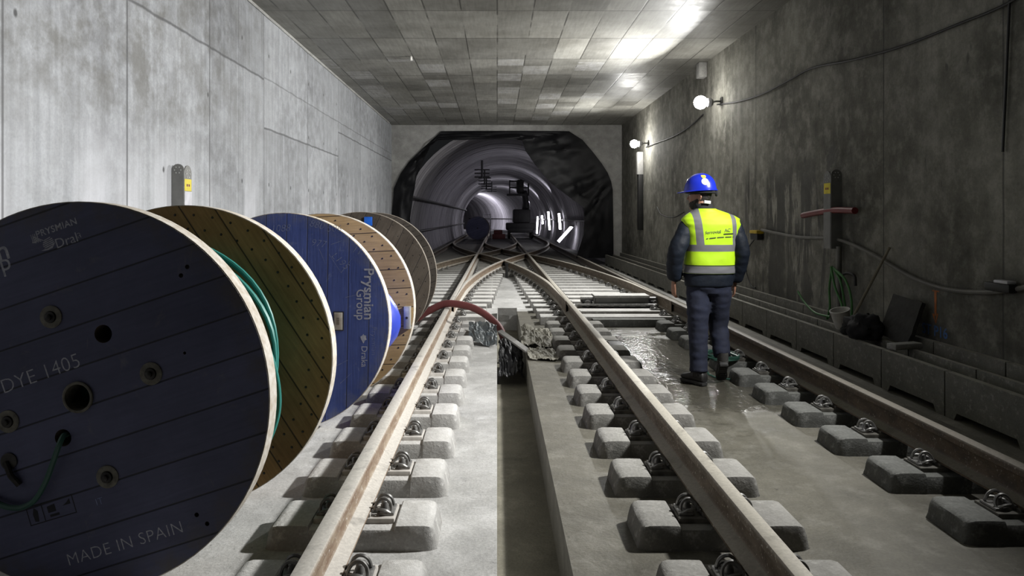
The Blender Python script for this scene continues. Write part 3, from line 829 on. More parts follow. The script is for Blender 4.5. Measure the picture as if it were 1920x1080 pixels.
# blue plastic wrap round the winding, sagging outwards on the track side
rings = []
for k in range(13):
    y = .09 + .66 * k / 12; s_ = math.sin(PI * k / 12) ** .6; ring = []
    for i in range(64):
        a = 2 * PI * i / 64
        bulge = math.exp(-((a if a < PI else a - 2*PI) + .08) ** 2 / .16) * .185
        r = .50 + .10 * s_ + bulge * (math.exp(-((k - 3.6) / 3.2) ** 2)) + .008 * noise.noise(Vector((a * 3, y * 8, 0)))
        ring.append((r * math.cos(a), y, r * math.sin(a)))
    rings.append(ring)
m = MB(); m.loft(rings, M['blue_wrap']); m.build('plastic_wrap', r2)
bf = back_flange(r2, .805, M['fresh_planks'], M['rim_white'], 40, R=R2)
xx, zz = (765 - 604) / (F / 5.78) + .012, (580 - 597) / (F / 5.78)
m = MB(); m.box((xx - .026, .752, zz - .09), (xx + .026, .802, zz + .09), M['galv'], ch=.004)
m.lathe([(.010, 0), (.010, -.004)], M['bolt_dark'], (0, 1, 0), (xx, .7515, zz), 10); o = m.build('steel_bracket', r2); o['label'] = 'shiny steel bracket on the pine flange'

# --- reel 3, old dark timber
r3 = reel_root('farthest cable reel of the row, old dark grey-brown timber flanges', -1.52, 7.88, 0.0)
m = disc(RHO, .075, [(0, 0, .05)], M['dark_planks'], M['dark_planks_b'], M['rim_grey'], M['hole_wood'])
nails(m, nail_rows(RHO, 30), M['bolt_dark']); put_text(m, '51', .16, .50, .02, -1.2, M['stencil'], bold=-.003)
f3 = m.build('front_flange', r3, sharp=30)
rb = MB(); rim_band(rb, RHO, .075, M['rim_grey']); rb.build('rim_band', f3)
m = MB(); m.lathe([(.40, .07), (.40, .88)], M['dark_planks'], (0, 1, 0), (0, 0, 0), 40); m.build('drum', r3)
back_flange(r3, .87, M['dark_planks_b'], M['rim_grey'], 30)
m = MB(); m.box((-.035, -.03, -.05), (.055, -.001, .05), M['blue_bright'], ch=.006)
p = at_y(688, 415, 7.84); o = m.build('end_cap', r3, (p.x + 1.52, 0, p.z - RHO)); o['label'] = 'bright blue plastic cap on the flange'

# ------------------------------------------------------------------ concrete cable trough along the right wall
def trough_mesh():
    m = MB(); L = .86
    # front wall with a notch under its middle so that it stands on two feet
    def wall(x0, x1, top, notch):
        pr = [(0, .0), (.10, .0), (.13, .055), (L - .13, .055), (L - .10, 0), (L, 0), (L, top), (0, top)] if notch else [(0, 0), (L, 0), (L, top), (0, top)]
        ring0 = [(x0, y, z) for y, z in pr]; ring1 = [(x1, y, z) for y, z in pr]
        m.loft([ring0, ring1], M['trough'])
    wall(3.34, 3.395, .335, True)
    wall(3.575, 3.62, .345, False)
    wall(3.795, 3.855, .40, False)
    m.box((3.395, 0, .06), (3.795, L, .10), M['trough'])
    return m.mesh('channel_unit', 30)
TM = trough_mesh()
for i in range(20):
    o = share('trough_unit', TM, None, (0, 4.425 + .875 * i, .0))
    tag(o, f'{ordw(i)} precast concrete cable trough unit along the right wall, counted from nearest', 'cable trough', 'cable trough units')
b = MB(); b.box((2.80, Y0, 0), (3.08, YE, .075), M['floor_damp'], ch=.012); struct(b.build('trim_kerb'))

# ------------------------------------------------------------------ lamps and cables on the right wall
M['bulb'] = NT('lit_lamp_glass').m
def emis(name, col, s):
    n = NT(name); n.done(col, .4); n.put(n.b.inputs['Emission Color'], col); n.b.inputs['Emission Strength'].default_value = s; return n.m
M['bulb'] = emis('lit_lamp_glass', (1.0, .98, .93), 60)
M['tube_lit'] = emis('lit_tube_glass', (.94, .93, 1.0), 14)  # glow that stands for lamplight on the tunnel wall
M['lamp_body'] = plain('lamp_housing_grey', (.16, .16, .16), .5, .3)
M['cable_black'] = plain('black_rubber_cable', (.018, .018, .018), .55)
M['cable_grey'] = plain('grey_cable_sheath', (.16, .155, .14), .6)
M['bulb_far'] = emis('lit_lamp_glass_far', (1.0, .98, .93), 170)
def work_lamp(pos, label, r=.115, mat='bulb'):
    x, y, z = pos
    t = empty('work_lamp', label, 'lamp', (x, y, z), (0, 0, 0), 'work lamps on the right wall')
    m = MB(); m.ell((-.02, 0, 0), (r, r, r), M[mat], sub=3); m.build('bulb', t)
    m = MB(); m.lathe([(.02, .115), (.05, .12), (.075, .10), (.08, .15), (.05, .19), (.02, .20)], M['lamp_body'], (1, 0, 0), (-.0, 0, 0), 18); m.build('socket', t)
    m = MB(); m.tube([(.16, 0, .0), (.25, 0, .02), (XR - x - .002, 0, .02)], .016, M['lamp_body'], 8)
    m.box((XR - x - .022, -.05, -.05), (XR - x - .002, .05, .09), M['lamp_body'], ch=.004); m.build('wall_arm', t)
work_lamp(LAMP_A, 'bright round work lamp high on the right wall, the larger of the two lit ones')
work_lamp(LAMP_B, 'smaller-looking lit work lamp farther along the right wall, above the pale duct', .105, 'bulb_far')
def cable(name, pts, r, mat, label, cat='cable', n=8, seg=8, group=None):
    m = MB(); m.tube(smooth_path(pts, n), r, mat, seg)
    return tag(m.build(name), label, cat, group)
XC = XR - .03
cable('lamp_cable', [on_x(px, py, XC) for px, py in ((1985, -60), (1890, 6), (1790, 48), (1690, 87), (1600, 112), (1525, 127), (1480, 150), (1430, 176), (1385, 190), (1345, 196))] , .013, M['cable_black'], 'black cable sagging along the right wall up to the big lamp')
cable('lamp_cable', [on_x(px, py, XC) for px, py in ((1318, 215), (1302, 230), (1280, 246), (1255, 259), (1230, 268), (1212, 276))], .016, M['cable_black'], 'black cable strung between the two lit lamps')
cable('drop_cable', [on_x(px, py, XC) for px, py in ((1893, 0), (1889, 90), (1885, 180), (1880, 285))], .010, M['cable_black'], 'thin black cable hanging straight down the upper right wall')
cable('wall_cable', [on_x(px, py, XR - .045) for px, py in ((1428, 431), (1460, 438), (1500, 445), (1555, 447), (1590, 455), (1640, 479), (1700, 515), (1750, 536), (1800, 546), (1850, 548), (1900, 543), (1960, 530))], .020, M['cable_grey'], 'thick grey cable drooping across the right wall behind the worker')
cable('thin_cable', [on_x(px, py, XR - .03) for px, py in ((1232, 388), (1240, 402), (1262, 408), (1282, 398))], .010, M['cable_black'], 'thin black cable loop on the wall behind the helmet')
cable('thin_cable', [on_x(px, py, XR - .03) for px, py in ((1415, 448), (1402, 468), (1398, 500), (1408, 535), (1416, 540))], .010, M['cable_black'], 'loose black cable hanging below the yellow box')
b = MB()
p = on_x(1316, 146, XR - .07)
b.box((XR - .15, p.y - .10, p.z), (XR - .002, p.y + .10, ZC - .002), M['end_concrete'], ch=.01)
tag(b.build('ceiling_bracket_box'), 'small concrete-grey box at the ceiling corner above the big lamp', 'box')
b = MB(); b.box((XR - .16, 18.75, 2.62), (XR - .002, 18.95, 3.22), M['end_concrete'], ch=.012)
t = tag(b.build('wall_duct'), 'pale vertical duct below the smaller lamp, over a dark slot', 'duct')
b = MB(); b.box((XR - .13, 18.75, 1.15), (XR - .002, 18.93, 2.62), M['cable_black'], ch=.004); b.build('dark_slot', t)

# yellow-black junction box, red pipe, cable-support brackets
M['yellow'] = plain('yellow_plastic', (.55, .38, .02), .5)
M['tag_yellow'] = plain('yellow_sticker', (.75, .62, .03), .5)
M['red_pipe'] = plain('dark_red_pipe', (.17, .012, .015), .45, 0, .15, 6)
M['white_plate'] = plain('white_painted_steel', (.62, .62, .66), .5)
M['dark_plate'] = plain('grey_zinc_steel', (.20, .20, .19), .5, .3)
p = on_x(1418, 438, XR - .06)
t = empty('junction_box', 'yellow and black junction box on the right wall by the worker', 'junction box', (XR - .06, p.y, p.z))
m = MB(); m.box((-.05, -.15, .0), (.057, .15, .05), M['yellow'], ch=.01); m.build('lid', t)
m = MB(); m.box((-.04, -.14, -.09), (.057, .14, .0), M['cable_black'], ch=.008); m.build('housing', t)
pts = [on_x(px, py, XR - .10) for px, py in ((1506, 404), (1530, 399), (1565, 394), (1603, 395))]
cable('red_pipe', pts, .036, M['red_pipe'], 'short dark red pipe crossing the steel bracket on the right wall', 'pipe', 6, 14)
def support_bracket(x, y, z0, z1, dirn, label):
    """Steel channel on a wall: side plates, tunnel-side face with sticker, drilled rounded heads."""
    t = empty('cable_bracket', label, 'bracket', (x, y, z0), (0, 0, 0), 'steel cable brackets on the walls')
    H = z1 - z0; D_ = .125; Wd = .17; s = dirn
    def head(u0, u1, h):      # rounded-top outline in (u, z)
        r = (u1 - u0) / 2; return [(u0, 0), (u1, 0), (u1, h - r)] + [(u0 + r + r * math.cos(a), h - r + r * math.sin(a)) for a in [PI * k / 8 for k in range(1, 8)]] + [(u0, h - r)]
    pr = head(.002, D_, H)
    m = MB(); m.loft([[(s * u, 0.0, z) for u, z in pr], [(s * u, .010, z) for u, z in pr]], M['dark_plate'])
    for k in range(6):
        a = 2 * PI * k / 6
        m.lathe([(.006, 0), (.006, -.004)], M['galv'], (0, 1, 0), (s * (D_ / 2 + .032 * math.cos(a)), 0, H - D_ / 2 + .032 * math.sin(a)), 8)
    m.build('side_plate', t)
    pr = head(0, Wd, H - .01)
    m = MB(); m.loft([[(s * (D_ - .010), u + .010, z) for u, z in pr], [(s * D_, u + .010, z) for u, z in pr]], M['dark_plate'])
    for k in range(6):
        a = 2 * PI * k / 6
        m.lathe([(.006, 0), (.006, s * .004)], M['galv'], (1, 0, 0), (s * D_, .010 + Wd / 2 + .040 * math.cos(a), H - .01 - Wd / 2 + .040 * math.sin(a)), 8)
    m.build('face_plate', t)
    m = MB(); m.box(tuple(sorted_lo((s * D_, .012, H - .27), (s * (D_ + .003), .168, H - .15))[0]), tuple(sorted_lo((s * D_, .012, H - .27), (s * (D_ + .003), .168, H - .15))[1]), M['tag_yellow'])
    for k in (0, 1):
        lo, hi = sorted_lo((s * (D_ + .003), .055 + .045 * k, H - .225), (s * (D_ + .004), .085 + .045 * k, H - .20)); m.box(lo, hi, M['red_pipe'])
    o = m.build('sticker', t); o['label'] = 'yellow sticker'
    lo, hi = sorted_lo((s * D_, .012, .0), (s * (D_ + .004), .176, H - .275))
    m = MB(); m.box(lo, hi, M['white_plate'] if s > 0 else M['dark_plate']); m.build('lower_plate', t)
def sorted_lo(a, b):
    return tuple(min(p, q) for p, q in zip(a, b)), tuple(max(p, q) for p, q in zip(a, b))
support_bracket(XL + .002, 7.12, 1.30, 2.02, 1, 'grey steel bracket with yellow sticker on the left wall above the reels')
support_bracket(XR - .002, 7.95, 1.13, 2.02, -1, 'dark steel bracket with yellow sticker on the right wall beside the red pipe')
m = MB(); m.tube([on_x(1573, 462, XR - .05), on_x(1573, 575, XR - .05)], .03, M['cable_grey'], 10)
tag(m.build('wall_conduit'), 'grey conduit running down below the right wall bracket', 'conduit')
p = on_x(1876, 538, XR - .07)
t = empty('cable_connector', 'dark cable connector with a white cap on the far right of the drooping cable', 'connector', p)
m = MB(); m.box((-.04, -.14, -.035), (.03, .13, .03), M['cable_black'], ch=.012); m.build('housing', t)
m = MB(); m.box((-.045, -.13, .030), (.03, .02, .055), M['white_plate'], ch=.01); m.build('cap', t)
# sprayed arrow and letters on the wall
M['spray_orange'] = plain('orange_spray_paint', (.50, .15, .03), .8, 0, .3, 30, 0, 60, (.30, .14, .07))
M['spray_blue'] = plain('blue_spray_paint', (.04, .13, .42), .8, 0, .3, 30, 0, 60, (.10, .16, .27))
def wall_marks(name, polys, mat, label, cat):
    m = MB()
    for pl in polys:
        m.add([(XR - .003, p[0], p[1]) for p in pl], [list(range(len(pl)))], mat)
    return tag(m.build(name, sharp=None), label, cat)
def wp(px, py): q = on_x(px, py, XR - .003); return (q.y, q.z)
wall_marks('spray_arrow', [[wp(1751.5, 546), wp(1756, 546), wp(1756, 592), wp(1752, 592)], [wp(1748, 543.5), wp(1761, 545.5), wp(1761, 548), wp(1748, 546)], [wp(1748, 588), wp(1751, 588), wp(1755, 604), wp(1754, 607)], [wp(1757, 588), wp(1759.5, 588), wp(1755, 607), wp(1753.5, 604)]], M['spray_orange'], 'orange sprayed arrow pointing down on the right wall', 'painted mark')
v, f = text_geo('ST P16', .13, 'CENTER', .003)
y0_, z0_ = wp(1752, 621)
m = MB(); m.add([(XR - .003, y0_ - p[0], z0_ + p[1]) for p in v], f, M['spray_blue'])
tag(m.build('spray_letters', sharp=None), 'blue sprayed letters under the orange arrow', 'painted mark')
# loose green hoses hanging from the conduit
M['hose_green'] = plain('green_hose', (.055, .20, .05), .5)
for k, pts in enumerate((((1560, 500), (1555, 540), (1556, 575), (1551, 598)), ((1560, 500), (1575, 525), (1583, 565), (1588, 598)), ((1562, 502), (1585, 525), (1596, 560), (1597, 598)), ((1558, 500), (1566, 540), (1578, 570), (1580, 596)))):
    cable('green_hose', [on_x(px, py, XR - .11 - .02 * k) for px, py in pts], .013, M['hose_green'], ['leftmost limp green hose hanging down from the wall conduit', 'inner curved green hose hanging from the wall conduit', 'outermost bowed green hose hanging from the wall conduit', 'short straight green hose between the hanging hoses'][k], 'hose', 6, 8, 'green hoses hanging by the bucket')
cable('green_hose', [on_x(px, py, XR - .12) for px, py in ((1496, 546), (1508, 566), (1528, 586), (1556, 594))], .012, M['hose_green'], 'thin green hose lying along the trough towards the bucket', 'hose')
cable('black_hose', [on_x(px, py, XR - .06) for px, py in ((1576, 516), (1590, 512), (1602, 518), (1604, 536))], .016, M['cable_black'], 'short bent black hose beside the hanging green hoses', 'hose')

# ------------------------------------------------------------------ things left on the trough
M['bucket'] = plain('dirty_white_plastic', (.56, .55, .52), .55, 0, .12, 12)
M['rubber'] = plain('dark_dirty_rubber', (.045, .044, .040), .8, 0, .25, 10, .4, 30)
M['cloth_black'] = plain('black_cloth', (.014, .014, .016), .9, 0, .2, 12, .4, 50)
M['wood_pole'] = plain('grey_wooden_pole', (.22, .20, .15), .8)
t = empty('bucket', 'white plastic bucket tipped on the trough under the green hoses', 'bucket', (3.49, 7.15, .375), (.1, -.26, .0))
t.scale = (.82, .82, .82)
m = MB(); m.lathe([(.005, .0), (.085, .0), (.09, .01), (.112, .21), (.118, .212), (.118, .225), (.106, .225), (.104, .20), (.082, .02), (.005, .018)], M['bucket'], (0, 0, 1), (0, 0, 0), 28); m.build('pail', t)
m = MB(); m.tube(smooth_path([(.118 * math.cos(a), .118 * math.sin(a), .20 - .11 * math.sin(a)) for a in [PI * k / 8 for k in range(9)]], 2), .004, M['clip_steel'], 6); m.build('handle', t)
def crumple(name, c, size, mat, label, cat, seed, rot=(0, 0, 0), amp=.35, flat=1.0, parent=None):
    bm = bmesh.new(); bmesh.ops.create_icosphere(bm, subdivisions=4, radius=1)
    for q in bm.verts:
        d = q.co.normalized()
        s = 1 + amp * noise.noise(d * 1.4 + Vector((seed, 0, 0))) + amp * .6 * abs(noise.noise(d * 3.1 + Vector((0, seed, 0)))) - amp * .3 + .05 * noise.noise(d * 8)
        q.co = Vector((d.x * s * size[0], d.y * s * size[1], max(-.0, d.z * s * flat + .55) / 1.55 * size[2]))
    m = MB(); m.bm(bm, mat)
    o = m.build(name, None, c, rot, 50)
    return tag(o, label, cat)
crumple('rag_heap', (3.49, 6.72, .335), (.15, .17, .27), M['cloth_black'], 'black crumpled work clothes heaped on the trough beside the bucket', 'clothes', 2.0)
crumple('rag_heap', (3.47, 6.98, .335), (.09, .11, .11), M['cloth_black'], 'small black cloth bundle lying against the white bucket', 'clothes', 5.0)
b = MB()
rings = []
for k in range(7):
    u = k / 6; rings.append([(-.02 + .012 * noise.noise(Vector((k, j * .7, 0))), -.20 + .40 * u, .40 * j / 7 + .02 * noise.noise(Vector((k * .5, j, 3)))) for j in range(8)] + [(.02 + .012 * noise.noise(Vector((k, j * .7, 0))), -.20 + .40 * u, .40 * j / 7 + .02 * noise.noise(Vector((k * .5, j, 3)))) for j in range(7, -1, -1)])
b.loft(rings, M['rubber'])
tag(b.build('rubber_mat', None, (3.64, 6.50, .36), (.10, .30, .12), 30), 'dark stiff rubber sheet leaning on the right wall behind black clothes', 'rubber sheet')
m = MB(); q0 = Vector((3.44, 6.86, .48)); q1_ = on_x(1668, 464, XR - .03)
t = empty('long_broom', 'long-handled broom leaning on the right wall behind the bucket', 'broom', q0)
m.tube([(0, 0, .03), q1_ - q0], .014, M['wood_pole'], 8); m.build('handle', t)
m = MB(); m.box((-.04, -.12, -.06), (.04, .12, .03), M['cloth_black'], ch=.012); m.build('head', t)
b = MB(); b.box((0, 0, 0), (.30, .10, .05), M['end_concrete'], ch=.01); tag(b.build('brick', None, (3.40, 6.05, .345), (0, 0, .3)), 'single pale brick on the trough edge in front of the rubber sheet', 'brick')

# ------------------------------------------------------------------ hose and litter across the drain
M['hose_red'] = plain('dusty_red_hose', (.20, .055, .055), .6, 0, .12, 8)
cable('suction_hose', [(-1.35, 9.55, .10), (-1.10, 9.42, .13), (-.92, 9.34, .24), (-.70, 9.30, .345), (-.50, 9.24, .35), (-.30, 9.16, .31), (-.12, 9.06, .22), (.02, 8.95, .10), (.09, 8.85, -.05), (.12, 8.8, -.2)], .047, M['hose_red'], 'thick dusty red hose arching over the pale rail into the drain', 'hose', 8, 14)
def sheet(name, corners, nu, nv, amp, mat, label, seed, freq=5.0, cat='plastic sheet', thick=.004):
    """Crumpled sheet stretched over four corners."""
    A, B_, C_, D_ = [Vector(c) for c in corners]; v = []; f = []
    for i in range(nu + 1):
        for j in range(nv + 1):
            u, w_ = i / nu, j / nv
            p = (A * (1-u) + B_ * u) * (1-w_) + (D_ * (1-u) + C_ * u) * w_
            n1 = noise.noise(Vector((u * freq * .7, w_ * freq * .7, seed))); n2 = 1.3 * abs(noise.noise(Vector((u * freq * 1.6 + w_ * 2, w_ * freq * .9, seed + 9)))) + .6 * abs(noise.noise(Vector((u * freq * 3.1, w_ * freq * 4.2 + u * 3, seed + 2))))
            p.z += amp * (n1 + .8 * n2); p.x += amp * .5 * noise.noise(Vector((u * freq, w_ * freq, seed + 4)))
            v.append(p)
    for i in range(nu):
        for j in range(nv):
            a = i * (nv + 1) + j; f.append((a, a + nv + 1, a + nv + 2, a + 1))
    k = len(v); v2 = [p + Vector((0, 0, -thick)) for p in v]
    f2 = [tuple(k + i for i in reversed(q)) for q in f]
    m = MB(); m.add([tuple(p) for p in v + v2], f + f2, mat)
    return tag(m.build(name, sharp=24), label, cat)
M['tarp_blue'] = plain('dusty_blue_grey_plastic', (.07, .09, .105), .45, 0, .3, 12, .4, 25, (.15, .16, .16))
M['sack'] = plain('dusty_paper_sack', (.30, .285, .235), .8, 0, .2, 10, .4, 30)
M['black_film'] = plain('black_plastic_film', (.012, .012, .014), .5, 0, .2, 6, .5, 14, spec=.22)
sheet('plastic_sheet', [(-.33, 8.22, .03), (.0, 8.05, .02), (.0, 8.60, .17), (-.34, 8.75, .20)], 44, 44, .035, M['tarp_blue'], 'dusty blue-grey plastic sheet bundled left of the drain under the red hose', 1.3)
sheet('cement_sack', [(.27, 8.05, .02), (.62, 7.95, .02), (.68, 8.80, .10), (.30, 8.90, .10)], 44, 44, .045, M['sack'], 'torn pale paper sack right of the drain beside the rusty rail', 4.1, cat='sack')
sheet('cement_sack', [(.33, 7.35, .012), (.64, 7.25, .012), (.62, 7.80, .03), (.33, 7.85, .03)], 36, 36, .028, M['sack'], 'flattened dirty paper sack lying nearer along the right drain edge', 8.4, cat='sack')
sheet('plastic_sheet', [(.02, 7.5, -.20), (.29, 7.45, -.18), (.29, 8.6, -.02), (.02, 8.6, .0)], 40, 40, .05, M['black_film'], 'black plastic film stuffed down into the central drain', 6.2)
b = MB(); b.box((-.03, -.45, -.012), (.03, .45, .012), M['end_concrete']); tag(b.build('wooden_lath', None, (.20, 8.15, .055), (.12, -.25, .35)), 'short pale lath lying across the drain among the sacks', 'lath')
b = MB(); b.box((.01, 10.9, -.02), (.305, 10.96, .09), M['end_concrete']); tag(b.build('drain_stop_board', None), 'grey board closing the far end of the drain', 'board')
b = MB(); b.box((.0, 9.6, 0), (.012, 10.9, .09), M['end_concrete']); tag(b.build('drain_edge_board', None), 'pale upright board along the left edge of the drain end', 'board')
crumple('paper_scrap', (.045, 3.12, -.299), (.045, .03, .022), M['bucket'], 'small pale scrap of paper on the nearest end of the drain bed', 'scrap', 1.0)
# small dark post in the crossover
p = on_floor(950, 521)
b = MB(); b.lathe([(.035, -.01), (.035, .33), (.05, .335), (.05, .36), (.02, .365)], M['cable_black'], (0, 0, 1), (p.x, p.y, 0), 14); tag(b.build('marker_post'), 'short dark post standing in the middle of the crossover', 'post')

# switch machine bearer between the right track rails
t = empty('switch_machine', 'grey steel switch machine lying between the right track rails', 'switch machine', (1.90, 10.95, .11))
m = MB(); m.box((-.40, -.16, .0), (.40, .16, .15), M['dark_plate'], ch=.008)
for k in range(5): m.box((-.36 + .16 * k, -.166, .02), (-.28 + .16 * k, -.158, .045), M['galv'])
m.build('housing', t)
m = MB(); m.box((-.42, -.18, .15), (.42, .18, .185), M['block_pale'], ch=.006); m.build('lid', t)
for s in (-1, 1):
    m = MB()
    m.box((s * .52 - .08, -.13, .0), (s * .52 + .08, .10, .10), M['cable_black'], ch=.015); m.cyl((s * .52, -.16, .06), (s * .52, .16, .06), .05, M['clip_steel'], 14)
    m.cyl((s * .52 - .10, -.06, .12), (s * .52 + .10, -.06, .12), .035, M['clip_steel'], 12); m.build('actuator', t)
m = MB(); m.cyl((-.72, -.22, .05), (.72, -.22, .05), .018, M['clip_steel'], 10); m.build('throw_rod', t)
b = MB(); b.box((1.30, 9.60, 0), (2.30, 9.76, .10), M['block_grey'], ch=.01); tag(b.build('concrete_sill'), 'low concrete sill across the wet slab before the switch machine', 'sill')

# coil of dark green cable behind the worker's heel
m = MB(); pts = []
for i in range(110):
    a = 2 * PI * i / 26; pts.append((2.18 + (.155 + .02 * math.sin(i * .37)) * math.cos(a), 6.90 + (.17 + .02 * math.sin(i * .5)) * math.sin(a), .125 + .012 * math.sin(i * .23) + .0003 * i))
pts += [(2.0, 6.8, .10), (1.97, 6.6, .02), (2.06, 6.45, .015), (2.2, 6.4, .015)]
m.tube(smooth_path(pts, 2), .010, M['cable_green'], 6); tag(m.build('cable_coil'), 'loose coil of green cable on sleeper blocks behind the worker', 'cable coil')
# dark rubber cap on a block right of the rusty rail
b = MB(); b.box((-.10, -.13, 0), (.10, .13, .10), M['cable_black'], ch=.02); tag(b.build('rubber_block', None, (1.29, 7.82, .0)), 'small black rubber block on the slab right of the rusty rail', 'block')
b = MB(); b.ell((0, 0, 0), (.03, .05, .05), M['bucket'], sub=2); b.tube([(0, 0, .0), (.02, .06, -.02), (-.02, .14, -.01)], .012, M['bucket'], 6)
p = Vector(((770 - VX) * F * (ZC - CZ) / (VY - 106) / F, F * (ZC - CZ) / (VY - 106), ZC))
tag(b.build('foam_tear', None, (p.x, p.y, ZC - .03)), 'small pale tuft of foam stuck to the ceiling', 'foam')

# ------------------------------------------------------------------ black sheeting in the portal
INN = [(770, 484), (769, 409), (776, 360), (781, 331), (795, 300), (806, 276), (820, 264), (900, 261.5), (968, 262), (979, 263),
       (986, 284), (1004, 310), (1030, 341), (1062, 366), (1094, 389), (1096, 408), (1094, 440), (1080, 484)]
v = []; f = []; NV = 14; outl = []
def dens(a, n=5):
    o = []
    for i in range(len(a) - 1):
        for k in range(n): o.append(a[i].lerp(a[i+1], k / n))
    return o + [a[-1]]
oo = dens([at_y(px, py, YE - .05) for px, py in OUT]); ii = dens([at_y(px, py, YE - .12) for px, py in INN])
def fold(i, j):
    t_ = j / NV; e = math.sin(PI * min(1, t_ * 1.0)) * .5 + t_ * .5
    return e * (.16 * noise.noise(Vector((i * .32, t_ * 1.5, 2))) + .12 * abs(noise.noise(Vector((i * .8, t_ * 3.5, 5)))) + .07 * noise.noise(Vector((i * 2.1, t_ * 8, 1))))
for i, (a, c) in enumerate(zip(oo, ii)):
    a.z = max(a.z, .02); c.z = max(c.z, .02)
    for j in range(NV + 1):
        p = a.lerp(c, j / NV); d_ = fold(i, j)
        p.y -= d_; v.append(p)
n_ = len(oo)
for i in range(n_ - 1):
    for j in range(NV):
        q = i * (NV + 1) + j; f.append((q, q + NV + 1, q + NV + 2, q + 1))
k = len(v); v2 = [p + Vector((0, .006, 0)) for p in v]
m = MB(); m.add([tuple(p) for p in v + v2], f + [tuple(k + i for i in reversed(q)) for q in f], M['black_film'])
tag(m.build('portal_sheeting', sharp=60), 'torn black plastic sheeting hung in the mouth of the round tunnel', 'plastic sheeting')

# ------------------------------------------------------------------ inside the round tunnel
M['machine_dark'] = plain('dark_machine_paint', (.030, .028, .030), .6, 0, .25, 6)
M['machine_rust'] = plain('dark_machine_steel', (.05, .045, .045), .6, .3, .25, 6)
t = empty('boom_lift', 'dark rail-mounted boom lift standing far down the round tunnel', 'boom lift', (1.62, 50, 0))
m = MB(); m.box((-.85, -1.6, .45), (.85, 1.6, .75), M['machine_dark'], ch=.04); m.box((-1.0, -1.3, .62), (1.0, 1.3, 1.12), M['machine_dark'], ch=.08); m.build('chassis', t)
m = MB(); m.box((-.52, -1.2, 1.12), (.68, 1.0, 2.06), M['machine_dark'], ch=.10); m.build('engine_cover', t)
for sx in (-.78, .78):
    for sy in (-1.0, 1.0):
        m = MB(); m.lathe([(.16, -.09), (.36, -.09), (.40, -.05), (.40, .05), (.36, .09), (.16, .09)], M['machine_rust'], (1, 0, 0), (sx, sy, .42), 24); m.build('wheel', t)
m = MB(); m.tube([(.34, -.6, 1.9), (.40, -.5, 2.5), (.26, -.8, 3.3)], [.26, .22, .19], M['machine_dark'], 8); m.build('boom', t)
m = MB()
for z in (3.10, 3.55, 4.0):
    m.tube([(-.75, -1.3, z), (.55, -1.3, z), (.55, -.5, z), (-.75, -.5, z)], .035, M['machine_dark'], 6, closed=True)
for x, y in ((-.75, -1.3), (.55, -1.3), (.55, -.5), (-.75, -.5), (-.1, -1.3)): m.cyl((x, y, 3.0), (x, y, 4.05), .035, M['machine_dark'], 6)
m.box((-.95, -1.35, 2.98), (.35, -.45, 3.12), M['machine_dark']); m.build('work_basket', t)
m = MB(); m.box((-.28, -1.1, 3.15), (.22, -.7, 4.1), M['machine_rust'], ch=.12); m.build('control_unit', t)
# another reel far away
r4 = empty('cable_reel', 'dark blue cable reel far away inside the round tunnel', 'cable reel', (-1.30, 47, .78), (0, 0, math.radians(-2)))
m = disc(.78, .075, [(0, 0, .05)], M['navy_front'], M['brown_planks'], M['rim_grey'], M['hole_wood']); m.build('front_flange', r4, sharp=30)
m = MB(); m.lathe([(.55, .07), (.55, .9)], M['machine_dark'], (0, 1, 0), (0, 0, 0), 40); m.build('drum', r4)
m = disc(.78, .075, [(0, 0, .05)], M['dark_planks'], M['brown_planks'], M['rim_grey'], M['hole_wood']); m.build('back_flange', r4, (0, .88, 0), sharp=30)
# white frame
t = empty('scaffold_frame', 'white ladder frame standing behind the far blue reel', 'scaffold', (-.75, 50, 0))
for x in (-.25, .28):
    m = MB(); m.cyl((x, 0, 0), (x, 0, 1.75), .035, M['white_plate'], 8); m.build('upright', t)
for z in (.4, .75, 1.1, 1.4, 1.68):
    m = MB(); m.cyl((-.25, 0, z), (.28, 0, z), .022, M['white_plate'], 6); m.build('rung', t)
M['red_crate'] = plain('dull_red_crate', (.12, .03, .03), .7)
b = MB(); b.box((-.45, -.3, 0), (.45, .3, .35), M['red_crate'], ch=.03); b.box((-.35, -.25, .35), (.25, .25, .62), M['red_crate'], ch=.03)
tag(b.build('red_crate', None, (.12, 49, .0)), 'dull red crate beside the boom lift in the round tunnel', 'crate')
# overhead line supports hanging from the crown
for k, (xx, yy) in enumerate(((-.72, 34), (-.72, 41), (-.72, 48), (-.4, 55))):
    t = empty('overhead_bracket', ['nearest dark overhead line bracket under the tunnel crown', 'second dark overhead line bracket under the tunnel crown', 'third dark overhead line bracket, beyond two nearer ones', 'farthest dark overhead line bracket, near the basket'][k], 'bracket', (xx, yy, 0), (0, 0, 0), 'overhead line brackets')
    zt = TZ + math.sqrt(TR ** 2 - (xx - TX) ** 2) - .02
    m = MB(); m.cyl((0, 0, zt - .85), (0, 0, zt), .05, M['machine_dark'], 8); m.build('drop_post', t)
    for dz in (.45, .62, .80):
        m = MB(); m.box((-.36, -.03, zt - dz - .03), (.36, .03, zt - dz + .03), M['machine_dark']); m.build('cross_bar', t)
# service pipes on the tunnel wall
def wall_x(z, s, d=.06): return TX + s * (math.sqrt(TR ** 2 - (z - TZ) ** 2) - d)
for z, s, r, lb in ((2.15, -1, .06, 'dark service pipe along the upper left wall of the round tunnel'), (.95, -1, .05, 'dark service pipe low along the left wall of the round tunnel'), (1.35, 1, .05, 'service pipe along the right wall of the round tunnel')):
    pts = [(wall_x(z, s, .05 + r) + bend(y), y, z) for y in [YE + 1 + 3 * i for i in range(27)]]
    m = MB(); m.tube(pts, r, M['machine_rust'], 6); tag(m.build('service_pipe'), lb, 'pipe')
